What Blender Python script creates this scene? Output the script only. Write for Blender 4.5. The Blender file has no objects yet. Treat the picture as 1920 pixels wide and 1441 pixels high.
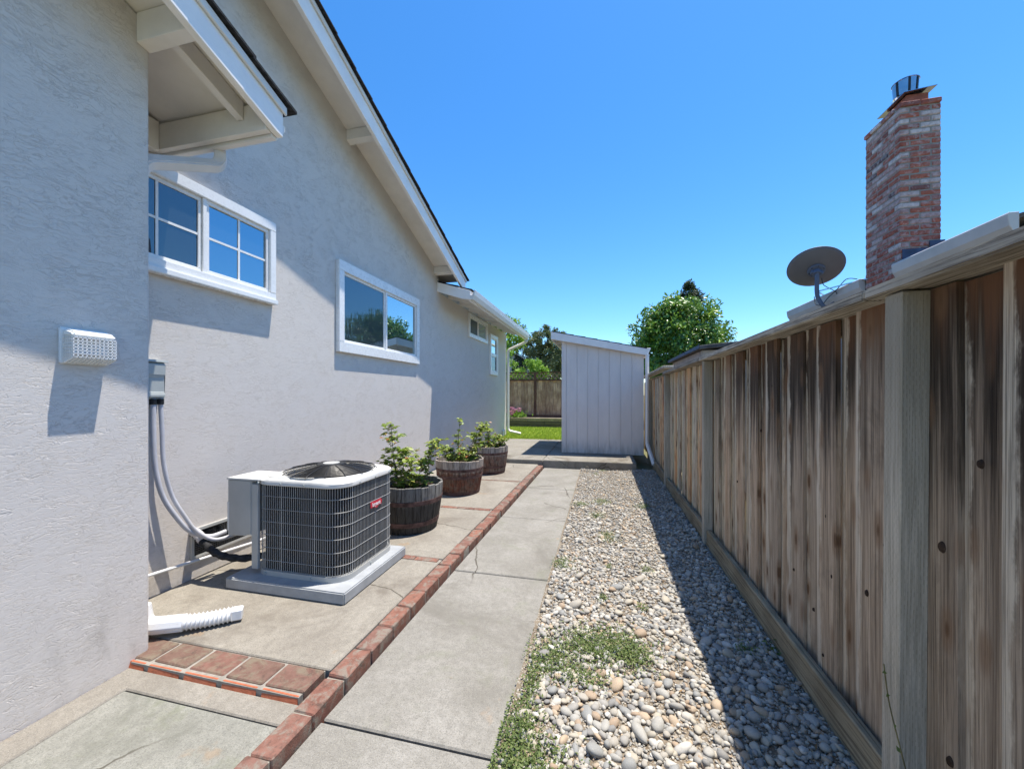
import bpy, bmesh, math, random
import numpy as np
from mathutils import Vector, Matrix
random.seed(7); RNG = np.random.default_rng(11)
S = bpy.context.scene; COL = S.collection

# ------------------------------------------------------------------ camera, sky, sun, exposure
YAW = math.atan(170/720)
cam = bpy.data.cameras.new('camera'); cam.sensor_width = 36; cam.lens = 13.5; cam.shift_y = .0091
cam.clip_start = .05; cam.clip_end = 900
cam_ob = bpy.data.objects.new('camera', cam); COL.objects.link(cam_ob)
cam_ob.location = (0, 0, 1.5); cam_ob.rotation_euler = (math.pi/2, 0, YAW); S.camera = cam_ob
SUN = Vector((.222, .12, 1)).normalized()
world = bpy.data.worlds.new('World'); S.world = world; world.use_nodes = True
wn = world.node_tree; bg = wn.nodes['Background']; bg.inputs['Strength'].default_value = .15
sky = wn.nodes.new('ShaderNodeTexSky'); sky.sky_type = 'NISHITA'; sky.sun_disc = False
sky.sun_elevation = math.asin(SUN.z); sky.sun_rotation = math.atan2(SUN.x, SUN.y)
sky.air_density = 1.0; sky.dust_density = .25; sky.ozone_density = 3.0; sky.altitude = 50
hs = wn.nodes.new('ShaderNodeHueSaturation'); hs.inputs['Saturation'].default_value = 1.24
tint = wn.nodes.new('ShaderNodeMix'); tint.data_type = 'RGBA'; tint.blend_type = 'MULTIPLY'; tint.inputs[0].default_value = 1
tint.inputs[7].default_value = (.56, .61, .655, 1); wn.links.new(sky.outputs[0], tint.inputs[6]); wn.links.new(tint.outputs[2], hs.inputs['Color']); wn.links.new(hs.outputs[0], bg.inputs['Color'])
sun = bpy.data.lights.new('sun', 'SUN'); sun.energy = 2.9; sun.angle = math.radians(.5); sun.color = (1, .93, .82)
sun_ob = bpy.data.objects.new('sun', sun); COL.objects.link(sun_ob)
sun_ob.rotation_euler = SUN.to_track_quat('Z', 'Y').to_euler()
S.view_settings.view_transform = 'Standard'; S.view_settings.look = 'None'
S.view_settings.gamma = 1; S.view_settings.use_curve_mapping = False
S.view_settings.exposure = 1.40
S.cycles.max_bounces = 8; S.cycles.transparent_max_bounces = 8; S.cycles.caustics_reflective = False

# ------------------------------------------------------------------ node helper
class N:
    def __init__(s, name, rough=.7, spec=.3, metal=0):
        s.mat = bpy.data.materials.new(name); s.mat.use_nodes = True
        s.t = s.mat.node_tree; s.b = s.t.nodes['Principled BSDF']
        s.set(s.b.inputs['Roughness'], rough); s.b.inputs['Specular IOR Level'].default_value = spec
        s.b.inputs['Metallic'].default_value = metal
    def set(s, i, v):
        if isinstance(v, bpy.types.NodeSocket): s.t.links.new(v, i)
        elif isinstance(v, (tuple, list)) and len(v) == 3 and i.type == 'RGBA': i.default_value = (*v, 1)
        else: i.default_value = v
    def n(s, ty, ins=None, **p):
        nd = s.t.nodes.new('ShaderNode'+ty)
        for k, v in p.items(): setattr(nd, k, v)
        for k, v in (ins or {}).items(): s.set(nd.inputs[k], v)
        return nd
    def pos(s): return s.n('NewGeometry').outputs['Position']
    def obj(s): return s.n('TexCoord').outputs['Object']
    def rnd(s): return s.n('ObjectInfo').outputs['Random']
    def attr(s, a='tone'): return s.n('Attribute', attribute_name=a).outputs['Fac']
    def v(s, vec, scale=(1, 1, 1), add=None):
        o = s.n('VectorMath', {0: vec, 1: scale}, operation='MULTIPLY').outputs[0]
        return s.n('VectorMath', {0: o, 1: add}, operation='ADD').outputs[0] if add is not None else o
    def rv(s, vec, k=37.):   # offset a vector by the object's random number
        o = s.m('MULTIPLY', s.rnd(), k)
        c = s.n('CombineXYZ', {0: o, 1: o, 2: o}).outputs[0]
        return s.n('VectorMath', {0: vec, 1: c}, operation='ADD').outputs[0]
    def noise(s, vec, scale=5., detail=4., rough=.55, dist=0.):
        return s.n('TexNoise', {'Vector': vec, 'Scale': scale, 'Detail': detail, 'Roughness': rough, 'Distortion': dist}).outputs['Fac']
    def vor(s, vec, scale=5., feature='F1', out='Distance', rand=1.):
        return s.n('TexVoronoi', {'Vector': vec, 'Scale': scale, 'Randomness': rand}, feature=feature).outputs[out]
    def m(s, op, a, b=0., c=0., clamp=False):
        return s.n('Math', {0: a, 1: b, 2: c}, operation=op, use_clamp=clamp).outputs[0]
    def map(s, x, a, b, c=0., d=1.):
        return s.n('MapRange', {0: x, 1: a, 2: b, 3: c, 4: d}, interpolation_type='SMOOTHSTEP').outputs[0]
    def mix(s, f, a, b, mode='MIX'):
        nd = s.n('Mix', data_type='RGBA', blend_type=mode)
        s.set(nd.inputs[0], f); s.set(nd.inputs[6], a); s.set(nd.inputs[7], b); return nd.outputs[2]
    def ramp(s, f, stops, interp='LINEAR'):
        nd = s.n('ValToRGB', {0: f}); r = nd.color_ramp; r.interpolation = interp
        while len(r.elements) < len(stops): r.elements.new(.5)
        for e, (p, c) in zip(r.elements, stops): e.position = p; e.color = (*c, 1)
        return nd.outputs[0]
    def sep(s, vec): return s.n('SeparateXYZ', {0: vec}).outputs
    def color(s, c): s.set(s.b.inputs['Base Color'], c); return s
    def rough(s, r): s.set(s.b.inputs['Roughness'], r); return s
    def bump(s, h, dist=.01, strength=1.):
        o = s.n('Bump', {'Height': h, 'Distance': dist, 'Strength': strength}).outputs[0]
        s.set(s.b.inputs['Normal'], o); return s
    def trans(s, fac, col):   # leaf translucency
        tr = s.n('BsdfTranslucent', {'Color': col}); mx = s.n('MixShader', {0: fac, 1: s.b.outputs[0], 2: tr.outputs[0]})
        s.t.links.new(mx.outputs[0], s.t.nodes['Material Output'].inputs[0]); return s

def flat(name, c, rough=.6, spec=.3, metal=0, var=.12, scale=6., bump=0.):
    n = N(name, rough, spec, metal); p = n.pos()
    f = n.noise(p, scale, 6, .6)
    n.color(n.mix(n.map(f, .3, .7), tuple(x*(1-var) for x in c), tuple(min(.9, x*(1+var)) for x in c)))
    n.rough(n.map(n.noise(p, scale*5, 3), .3, .7, max(.05, rough-.1), min(1, rough+.1)))
    if bump: n.bump(n.noise(p, scale*14, 4), bump, .6)
    return n.mat

def m_stucco():
    n = N('stucco', .85, .15); p = n.pos()
    big = n.noise(p, 1.1, 4, .55, .6)
    w = n.v(n.n('TexNoise', {'Vector': p, 'Scale': 4., 'Detail': 3.}).outputs['Color'], (.10, .10, .10))
    q = n.n('VectorMath', {0: p, 1: w}, operation='ADD').outputs[0]
    r1 = n.map(n.m('ABSOLUTE', n.m('SUBTRACT', n.noise(n.v(q, (12, 8, 30)), 1.3, 4, .52, 1.0), .5)), .0, .03)
    r2 = n.map(n.m('ABSOLUTE', n.m('SUBTRACT', n.noise(n.v(q, (20, 15, 42), (3, 1, 7)), 1.2, 4, .52, 1.2), .52)), .0, .03)
    patch = n.map(n.noise(p, 5.5, 4, .6, 1.0), .36, .68)
    fine = n.noise(n.v(p, (70, 60, 130)), 1., 5, .68)
    rr = n.m('MULTIPLY', n.m('SUBTRACT', n.m('MINIMUM', r1, n.m('ADD', r2, .35, clamp=True)), .86), n.m('ADD', n.m('MULTIPLY', patch, .8), .2))
    h = n.m('ADD', rr, n.m('MULTIPLY', fine, .10))
    n.bump(h, .0056, .6)
    c = n.mix(n.map(big, .3, .7), (.64, .595, .55), (.655, .61, .565))
    z = n.sep(p)[2]
    dirt = n.m('MULTIPLY', n.map(z, .65, .02), n.map(n.noise(n.v(p, (3, 3, 1.2)), 2.5, 6, .65), .45, .75))
    streak = n.m('MULTIPLY', n.map(n.noise(n.v(p, (14, 14, .8)), 1.2, 5, .6), .60, .78), n.map(n.noise(p, .9, 3), .45, .65))
    c = n.mix(n.m('MULTIPLY', streak, .22), c, (.36, .335, .31))
    n.color(n.mix(n.m('MULTIPLY', dirt, .6), c, (.33, .30, .265)))
    return n.mat

def m_concrete(name, a, b, stain=(.20, .18, .15), amt=.5, moss=0.):
    n = N(name, .88, .2); p = n.pos()
    f = n.noise(p, 2.2, 8, .65, .4); c = n.mix(n.map(f, .3, .72), a, b)
    md = n.noise(p, 26, 7, .75); c = n.mix(n.map(md, .38, .66, 0, .5), c, tuple(x*.72 for x in a))
    sp = n.noise(p, 150, 4, .7); c = n.mix(n.map(sp, .47, .66, 0, .6), c, tuple(x*.5 for x in a))
    sp2 = n.vor(p, 120); c = n.mix(n.map(sp2, .26, .10, 0, .6), c, (.42, .40, .35))
    st = n.m('MULTIPLY', n.map(n.noise(n.v(p, (1, 1, 1), (5, 2, 0)), 1.25, 9, .7, .8), .47, .70), amt)
    c = n.mix(st, c, stain)
    if moss:
        c = n.mix(n.m('MULTIPLY', n.map(n.noise(p, 3.1, 8, .72, .5), .52, .70), moss), c, (.17, .185, .11))
    wq = n.v(n.n('TexNoise', {'Vector': p, 'Scale': 3., 'Detail': 5.}).outputs['Color'], (.22, .22, 0)); cq = n.n('VectorMath', {0: p, 1: wq}, operation='ADD').outputs[0]
    cr = n.m('MULTIPLY', n.map(n.vor(cq, .62, 'DISTANCE_TO_EDGE'), .0045, .0015), n.map(n.noise(p, .8, 2), .48, .56)); c = n.mix(n.m('MULTIPLY', cr, .85), c, (.07, .06, .045))
    rust = n.m('MULTIPLY', n.map(n.noise(n.v(p, (1, 1, 1), (9, 4, 2)), 3.2, 5, .6), .66, .74), .35)
    c = n.mix(rust, c, (.33, .21, .11))
    n.color(c).bump(n.m('ADD', n.noise(p, 240, 3, .6), n.m('MULTIPLY', n.noise(p, 14, 4), .9)), .0025, .7)
    return n.mat

def m_fence():
    n = N('fence_wood', .85, .15); o = n.obj(); p = n.pos(); ps = n.sep(p); os_ = n.sep(o); r = n.rnd()
    g = n.noise(n.rv(n.v(o, (60, 150, 1.5))), 1.5, 9, .72, .35)              # fine grain
    g2 = n.noise(n.rv(n.v(o, (8, 26, .6)), 71), 1.2, 6, .62, .9)             # broad figure
    g3 = n.noise(n.rv(n.v(o, (4, 5, 2.2)), 91), 1.4, 7, .68, .5)             # blotches
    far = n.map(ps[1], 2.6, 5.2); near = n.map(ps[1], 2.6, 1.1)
    base = n.mix(n.map(g2, .32, .66), (.411, .303, .210), (.699, .543, .400))
    orange = n.mix(n.map(g2, .36, .60), (.733, .322, .143), (.765, .571, .343))
    orange = n.mix(n.m('MULTIPLY', n.map(r, .42, .6), .85), orange, n.mix(n.map(g2, .35, .6), (.525, .433, .333), (.765, .719, .571)))
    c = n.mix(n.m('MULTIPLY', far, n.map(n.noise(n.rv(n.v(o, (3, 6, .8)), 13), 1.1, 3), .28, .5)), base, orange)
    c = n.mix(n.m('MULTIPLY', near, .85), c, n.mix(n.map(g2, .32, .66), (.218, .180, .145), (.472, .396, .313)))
    c = n.mix(n.map(r, .5, 1, 0, .55), c, (.350, .303, .248))
    c = n.mix(n.m('MULTIPLY', n.map(g3, .48, .70), .6), c, (.262, .212, .162))
    c = n.mix(n.map(g, .53, .38, 0, .85), c, n.mix(.75, c, (.061, .044, .031)))
    c = n.mix(n.map(g, .58, .70, 0, .4), c, (.765, .807, .704))
    # weather stain running down from under the cap (dark where rain is kept off it)
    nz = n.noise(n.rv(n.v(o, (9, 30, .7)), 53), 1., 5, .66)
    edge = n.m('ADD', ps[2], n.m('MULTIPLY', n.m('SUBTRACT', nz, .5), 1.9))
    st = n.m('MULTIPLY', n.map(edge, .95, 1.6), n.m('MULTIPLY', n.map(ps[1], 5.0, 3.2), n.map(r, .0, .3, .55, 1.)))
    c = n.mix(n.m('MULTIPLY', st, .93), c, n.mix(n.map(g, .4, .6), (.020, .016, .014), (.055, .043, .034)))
    red = n.m('MULTIPLY', n.map(n.m('ADD', ps[2], n.m('MULTIPLY', nz, .6)), 1.86, 2.16), n.map(ps[1], 5.2, 3.))
    c = n.mix(n.m('MULTIPLY', red, n.map(r, .2, .7, .85, .25)), c, (.197, .101, .058))
    # sun bleached far margin of each board, broken along its length
    mg = n.map(n.m('ADD', os_[1], n.m('MULTIPLY', n.m('SUBTRACT', n.noise(n.rv(n.v(o, (2, 3, 1.1)), 47), 1.6, 6, .7), .5), .14)), .046, .064)
    c = n.mix(n.m('MULTIPLY', mg, n.map(g, .40, .60, .30, .80)), c, n.mix(far, (.752, .681, .562), (.765, .807, .571)))
    # knots
    kn = n.vor(n.rv(n.v(o, (0, 11, 3.4)), 29), 1., rand=1.)
    c = n.mix(n.map(kn, .16, .09), c, (.053, .034, .023))
    c = n.mix(n.map(kn, .36, .16, 0, .6), c, (.228, .137, .081))
    n.color(c).bump(n.m('ADD', g, n.m('MULTIPLY', kn, .8)), .004, .9)
    return n.mat

def m_treated():
    n = N('treated_post_wood', .85, .15); p = n.pos(); ps = n.sep(p)
    g = n.noise(n.v(p, (70, 70, 2)), 1.6, 9, .7, .4)
    c = n.mix(n.map(g, .3, .7), (.34, .315, .26), (.60, .555, .47))
    top = n.m('ADD', ps[2], n.m('MULTIPLY', n.noise(n.v(p, (14, 14, 2)), 1), .5))
    c = n.mix(n.map(top, 1.25, 1.9, 0, .75), c, (.30, .275, .22))
    def dash(ax):
        col = n.m('MULTIPLY', ax, 115.); ci = n.m('FLOOR', col); cf = n.m('FRACT', col)
        z = n.m('FRACT', n.m('ADD', n.m('MULTIPLY', ps[2], 34.), n.m('MULTIPLY', ci, .5)))
        return n.m('MULTIPLY', n.m('LESS_THAN', cf, .28), n.m('LESS_THAN', z, .55))
    nx = n.m('ABSOLUTE', n.sep(n.n('NewGeometry').outputs['Normal'])[0]); d = n.m('ADD', n.m('MULTIPLY', dash(ps[1]), nx), n.m('MULTIPLY', dash(ps[0]), n.m('SUBTRACT', 1., nx)))
    n.color(n.mix(n.m('MULTIPLY', n.m('MULTIPLY', d, n.map(n.noise(p, 40, 3), .35, .65)), .28), c, (.16, .15, .11)))
    n.bump(n.m('SUBTRACT', g, n.m('MULTIPLY', d, .35)), .004, .8)
    return n.mat

def m_wood(name, a, b, dark, along=2, bump=.003, amt=.8):
    n = N(name, .85, .15); o = n.obj()
    sc = [62, 62, 62]; sc[along] = 1.7
    g = n.noise(n.rv(n.v(o, tuple(sc))), 1.3, 9, .72, .4); w = n.noise(n.rv(o, 11), 3.5, 5)
    c = n.mix(n.map(w, .3, .7), a, b); c = n.mix(n.map(n.rnd(), 0, 1, 0, .45), c, dark)
    n.color(n.mix(n.map(g, .55, .40, 0, amt), c, dark)).bump(g, bump, .9)
    return n.mat

def m_brick(name, stops, wear=(.24, .20, .18), wamt=.5, sc=1.):
    n = N(name, .88, .15); p = n.pos(); r = n.rnd()
    c = n.ramp(r, stops)
    v = n.noise(n.rv(p, 5), 22*sc, 6, .65); c = n.mix(n.map(v, .35, .7, 0, .5), c, tuple(x*.5 for x in stops[0][1]))
    w = n.noise(n.rv(p, 17), 13*sc, 8, .72, .6)
    c = n.mix(n.m('MULTIPLY', n.map(w, .46, .62), wamt), c, wear)
    dk = n.noise(n.rv(p, 23), 17*sc, 9, .75, .4); c = n.mix(n.map(dk, .52, .68, 0, .75*wamt), c, (.075, .058, .048))
    n.color(c).bump(n.m('ADD', w, n.noise(p, 160, 3)), .003, .8)
    return n.mat

PEB = [(.0, (.386, .354, .301)), (.15, (.515, .478, .414)), (.25, (.322, .308, .282)), (.38, (.442, .396, .315)), (.48, (.221, .216, .207)),
       (.59, (.386, .373, .338)), (.72, (.460, .350, .240)), (.77, (.570, .543, .489)), (.85, (.267, .271, .263)), (.93, (.368, .267, .179)), (1., (.432, .414, .357))]
def m_pebble(name, obj_random):
    n = N(name, .7, .3); p = n.pos()
    c = n.ramp(n.rnd() if obj_random else n.attr(), PEB, 'CONSTANT')
    v = n.noise(p, 60, 6, .7); c = n.mix(n.map(v, .3, .7, 0, .35), c, (.26, .24, .21))
    v2 = n.noise(n.v(p, (1, 1, 1), (3, 1, 0)), 260, 3); n.color(n.mix(n.map(v2, .55, .75, 0, .3), c, (.7, .68, .62)))
    n.bump(v, .0015, .6); return n.mat

def m_leaf(name, stops, rough=.45, tr=.3, trc=(.25, .4, .06), spec=.4):
    n = N(name, rough, spec); c = n.ramp(n.attr(), stops)
    n.color(c).trans(tr, n.mix(.5, c, trc)); return n.mat

def m_glass(name, tint, fac, ripple=0.):
    n = N(name, .35, .2); n.color((.022, .032, .038))
    gl = n.n('BsdfGlossy', {'Color': tint, 'Roughness': .012})
    if ripple:
        h = n.noise(n.v(n.pos(), (1, 3.2, .5)), 3.5, 2); gl_n = n.n('Bump', {'Height': h, 'Distance': .004, 'Strength': ripple}).outputs[0]
        n.set(gl.inputs['Normal'], gl_n)
    fr = n.n('LayerWeight', {'Blend': .35}).outputs['Facing']
    f = n.m('ADD', n.m('MULTIPLY', fr, fac*.6), fac*.55, clamp=True)
    mx = n.n('MixShader', {0: f, 1: n.b.outputs[0], 2: gl.outputs[0]})
    n.t.links.new(mx.outputs[0], n.t.nodes['Material Output'].inputs[0]); return n.mat

def m_siding():
    n = N('shed_siding_paint', .65, .25); p = n.pos(); z = n.sep(p)[2]
    g = n.noise(n.v(p, (60, 60, 1.5)), 1.3, 7, .65); f = n.noise(n.v(p, (3, 3, .8)), 1.5, 6, .65)
    c = n.mix(n.map(f, .3, .7), (.70, .645, .615), (.765, .71, .68))
    d = n.m('MULTIPLY', n.map(z, .55, .15), n.map(n.noise(n.v(p, (9, 9, 2)), 1.4, 7, .7), .38, .66)); c = n.mix(n.m('MULTIPLY', d, .55), c, (.36, .32, .27))
    st = n.map(n.noise(n.v(p, (16, 16, .5)), 1.1, 5, .6), .60, .76); c = n.mix(n.m('MULTIPLY', st, .2), c, (.42, .39, .36))
    n.color(c).bump(g, .0015, .7); return n.mat

M = dict(
    stucco=m_stucco(), white=flat('white_paint', (.86, .83, .80), .45, .4, var=.05, scale=3, bump=.0006),
    trim=flat('pale_trim_paint', (.74, .72, .69), .5, .35, var=.05, scale=3, bump=.0006),
    soffit=flat('soffit_paint', (.77, .735, .685), .6, .3, var=.05, scale=4),
    gutter=flat('gutter_paint', (.74, .72, .69), .4, .45, var=.04, scale=3),
    spout=flat('downspout_paint', (.68, .66, .65), .4, .45, var=.05, scale=5),
    vinyl=flat('white_vinyl', (.80, .80, .79), .3, .5, var=.03),
    shingle=flat('asphalt_shingle', (.035, .035, .038), .95, .1, var=.5, scale=40, bump=.003),
    glass=m_glass('window_glass', (.78, .95, 1.0), .75), glass_b=m_glass('frosted_window_glass', (.55, .85, 1.0), .62, .25),
    screen=m_glass('screened_glass', (.50, .62, .68), .33, .4),
    dark=flat('dark_interior', (.02, .02, .02), .9, .1),
    walk=m_concrete('walk_concrete', (.244, .231, .203), (.330, .315, .286), (.165, .154, .132), .7, .3),
    slab=m_concrete('slab_concrete', (.259, .235, .198), (.341, .315, .268), (.155, .134, .110), .8),
    front=m_concrete('front_concrete', (.244, .239, .208), (.325, .319, .281), (.146, .146, .120), .75, .5),
    kerb=m_concrete('kerb_concrete', (.262, .239, .203), (.330, .306, .264), (.152, .134, .110), .6),
    step=m_concrete('step_concrete', (.253, .235, .203), (.330, .310, .275), (.126, .106, .083), .85, .25),
    soil=None, fence=m_fence(), post=m_treated(),
    cap=m_wood('cap_wood', (.405, .372, .312), (.624, .578, .484), (.119, .099, .078), 1, .004),
    kick=m_wood('kickboard_wood', (.327, .274, .182), (.522, .444, .302), (.130, .101, .069), 1, .004),
    bfence=m_wood('back_fence_wood', (.389, .245, .166), (.752, .517, .365), (.182, .098, .067), 2),
    bfred=m_wood('red_stained_wood', (.135, .065, .050), (.203, .104, .078), (.068, .036, .029), 2),
    lattice=m_wood('lattice_wood', (.324, .211, .130), (.454, .312, .202), (.145, .094, .065), 2),
    timber=m_wood('timber_wood', (.142, .124, .084), (.216, .189, .126), (.068, .058, .042), 0),
    brick_e=m_brick('edging_brick', [(0, (.226, .106, .080)), (.35, (.261, .131, .099)), (.6, (.187, .109, .091)), (.85, (.296, .136, .096)), (1, (.168, .109, .093))], (.232, .197, .162), .95),
    brick_s=m_brick('step_brick', [(0, (.20, .11, .082)), (.5, (.17, .11, .088)), (1, (.24, .12, .095))], (.20, .165, .12), .85),
    brick_f=m_brick('fresh_brick', [(0, (.50, .15, .075)), (1, (.46, .155, .085))], (.40, .16, .10), .3),
    brick_c=m_brick('chimney_brick', [(0, (.366, .109, .072)), (.22, (.464, .154, .098)), (.40, (.305, .102, .078)), (.60, (.610, .512, .481)), (.70, (.683, .614, .585)), (.74, (.439, .205, .169)), (.86, (.537, .410, .377)), (.95, (.403, .128, .085)), (1., (.085, .077, .091))], (.56, .48, .46), .5),
    mortar=flat('mortar', (.29, .265, .23), .95, .1, var=.15, scale=30, bump=.002),
    groundm=None,
    acwhite=flat('ac_cover_paint', (.58, .575, .55), .5, .4, var=.09, scale=9, bump=.0008),
    acgrey=flat('ac_panel_paint', (.44, .44, .42), .45, .4, var=.06, scale=5),
    wire=flat('grille_wire_paint', (.36, .36, .35), .45, .4, var=.1),
    black=flat('black_plastic', (.016, .016, .017), .5, .4, var=.2),
    coil=None,
    pad=flat('pad_plastic', (.35, .365, .38), .75, .25, var=.10, scale=9, bump=.001),
    red=flat('badge_red', (.55, .025, .05), .4, .4, var=.05), ltr=flat('badge_letter_white', (.8, .8, .8), .4, .4, var=.02),
    sticker=flat('sticker_white', (.70, .70, .68), .6, .3, var=.06, scale=40),
    hoop=flat('rusty_hoop', (.125, .075, .066), .8, .3, .3, var=.45, scale=14, bump=.002),
    pot=flat('potting_soil', (.035, .026, .018), .98, .1, var=.5, scale=40, bump=.01),
    boxgrey=flat('box_grey_paint', (.40, .43, .42), .45, .4, var=.05),
    conduit=flat('conduit_paint', (.50, .50, .53), .5, .35, var=.08),
    insul=flat('foam_insulation', (.03, .03, .032), .85, .2, var=.5, scale=30, bump=.004),
    pvc=flat('white_pvc', (.74, .74, .74), .35, .45, var=.04),
    metal=flat('galvanised_metal', (.42, .44, .47), .16, .5, 1, var=.1), flash=flat('dark_flashing', (.045, .065, .115), .55, .4, var=.3, scale=8),
    clay=flat('clay_flue', (.34, .12, .08), .9, .15, var=.2, scale=12),
    dish=flat('dish_grey', (.155, .155, .165), .55, .35, var=.06, scale=4), mast=flat('dish_mast_paint', (.12, .15, .21), .5, .4),
    cable=flat('cable_black', (.02, .02, .022), .5, .3),
    nwall=flat('neighbour_wall_paint', (.45, .42, .40), .85, .2, var=.06, scale=5, bump=.002),
    ngut=flat('neighbour_gutter_paint', (.55, .52, .49), .45, .4, var=.08, scale=3),
    nroof=flat('neighbour_shingle', (.12, .10, .09), .95, .1, var=.3, scale=30),
    nsroof=flat('old_shed_roofing', (.10, .10, .105), .9, .2, var=.3, scale=10), nsw=flat('old_shed_board', (.40, .36, .33), .85, .15, var=.15, scale=6),
    tile=flat('red_roof_tile', (.30, .10, .07), .85, .2, var=.3, scale=12), farw=flat('far_house_wall', (.52, .50, .50), .8, .2), 
    siding=m_siding(),
    bark=m_wood('bark', (.11, .085, .06), (.17, .135, .10), (.05, .04, .03), 2, .02),
    stem=flat('stem_brown', (.17, .15, .07), .7, .2, var=.35, scale=12),
    peb=m_pebble('gravel_pebbles', False), stone=m_pebble('river_stone', True),
    lf_rose=m_leaf('rose_leaf', [(0, (.081, .130, .022)), (.4, (.203, .286, .048)), (.75, (.365, .429, .084)), (.92, (.486, .468, .132)), (1, (.324, .130, .048))], .4, .35),
    lf_round=m_leaf('glossy_leaf', [(0, (.056, .131, .021)), (.5, (.110, .234, .033)), (.85, (.236, .412, .051)), (1, (.503, .604, .090))], .34, .22, spec=.6),
    lf_bright=m_leaf('bright_leaf', [(0, (.092, .203, .017)), (.6, (.238, .423, .036)), (1, (.437, .608, .072))], .5, .35),
    lf_grey=m_leaf('grey_green_leaf', [(0, (.061, .084, .039)), (.6, (.143, .170, .078)), (1, (.283, .302, .140))], .6, .2),
    lf_con=m_leaf('conifer_leaf', [(0, (.020, .036, .022)), (1, (.061, .091, .048))], .6, .1),
    lf_lawn=m_leaf('lawn_blade', [(0, (.188, .297, .022)), (.6, (.350, .468, .043)), (1, (.550, .595, .086))], .6, .3),
    lf_weed=m_leaf('weed_leaf', [(0, (.06, .10, .028)), (.5, (.13, .18, .05)), (.85, (.22, .25, .085)), (1, (.30, .24, .12))], .6, .25),
    knot=flat('dark_knot', (.045, .030, .022), .8, .2, var=.4, scale=60),
    dry=m_leaf('dry_leaf', [(0, (.14, .08, .04)), (.6, (.30, .19, .09)), (1, (.42, .31, .18))], .8, .1),
    pink=m_leaf('hydrangea_petal', [(0, (.42, .16, .25)), (1, (.70, .42, .52))], .6, .3, (.7, .4, .5)),
)
def m_soil():
    n = N('gravel_soil', .95, .1); p = n.pos(); f = n.noise(p, 9, 8, .7); v = n.vor(p, 75); 
    c = n.mix(n.map(f, .3, .7), (.15, .115, .08), (.28, .235, .18)); col = n.vor(p, 75, out='Color')
    c = n.mix(n.map(v, .45, .3, 0, .75), c, n.mix(n.map(n.sep(col)[0], 0, 1), (.30, .275, .23), (.52, .49, .43)))
    n.color(c).bump(n.m('SUBTRACT', n.m('MULTIPLY', f, .7), v), .01, .9); return n.mat
M['soil'] = m_soil()
def m_ground():
    n = N('open_ground', .95, .1); p = n.pos(); f = n.noise(p, .6, 8, .7)
    n.color(n.mix(n.map(f, .35, .65), (.13, .14, .05), (.20, .165, .11))).bump(n.noise(p, 20, 5), .02, .8); return n.mat
M['groundm'] = m_ground()
def m_lawn():
    n = N('lawn_turf', .95, .1); p = n.pos(); f = n.noise(p, 1.5, 8, .7)
    n.color(n.mix(n.map(f, .35, .65), (.20, .28, .04), (.33, .39, .07))).bump(n.noise(p, 60, 4), .02, .8); return n.mat
def m_coil():
    n = N('coil_fins', .55, .3); p = n.pos(); z = n.sep(p)[2]
    w = n.m('SINE', n.m('MULTIPLY', z, 900.)); n.color(n.mix(n.map(n.noise(p, 8, 5), .4, .75), (.008, .008, .009), (.022, .022, .024))).bump(w, .002, .6); return n.mat
M['coil'] = m_coil()

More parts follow.
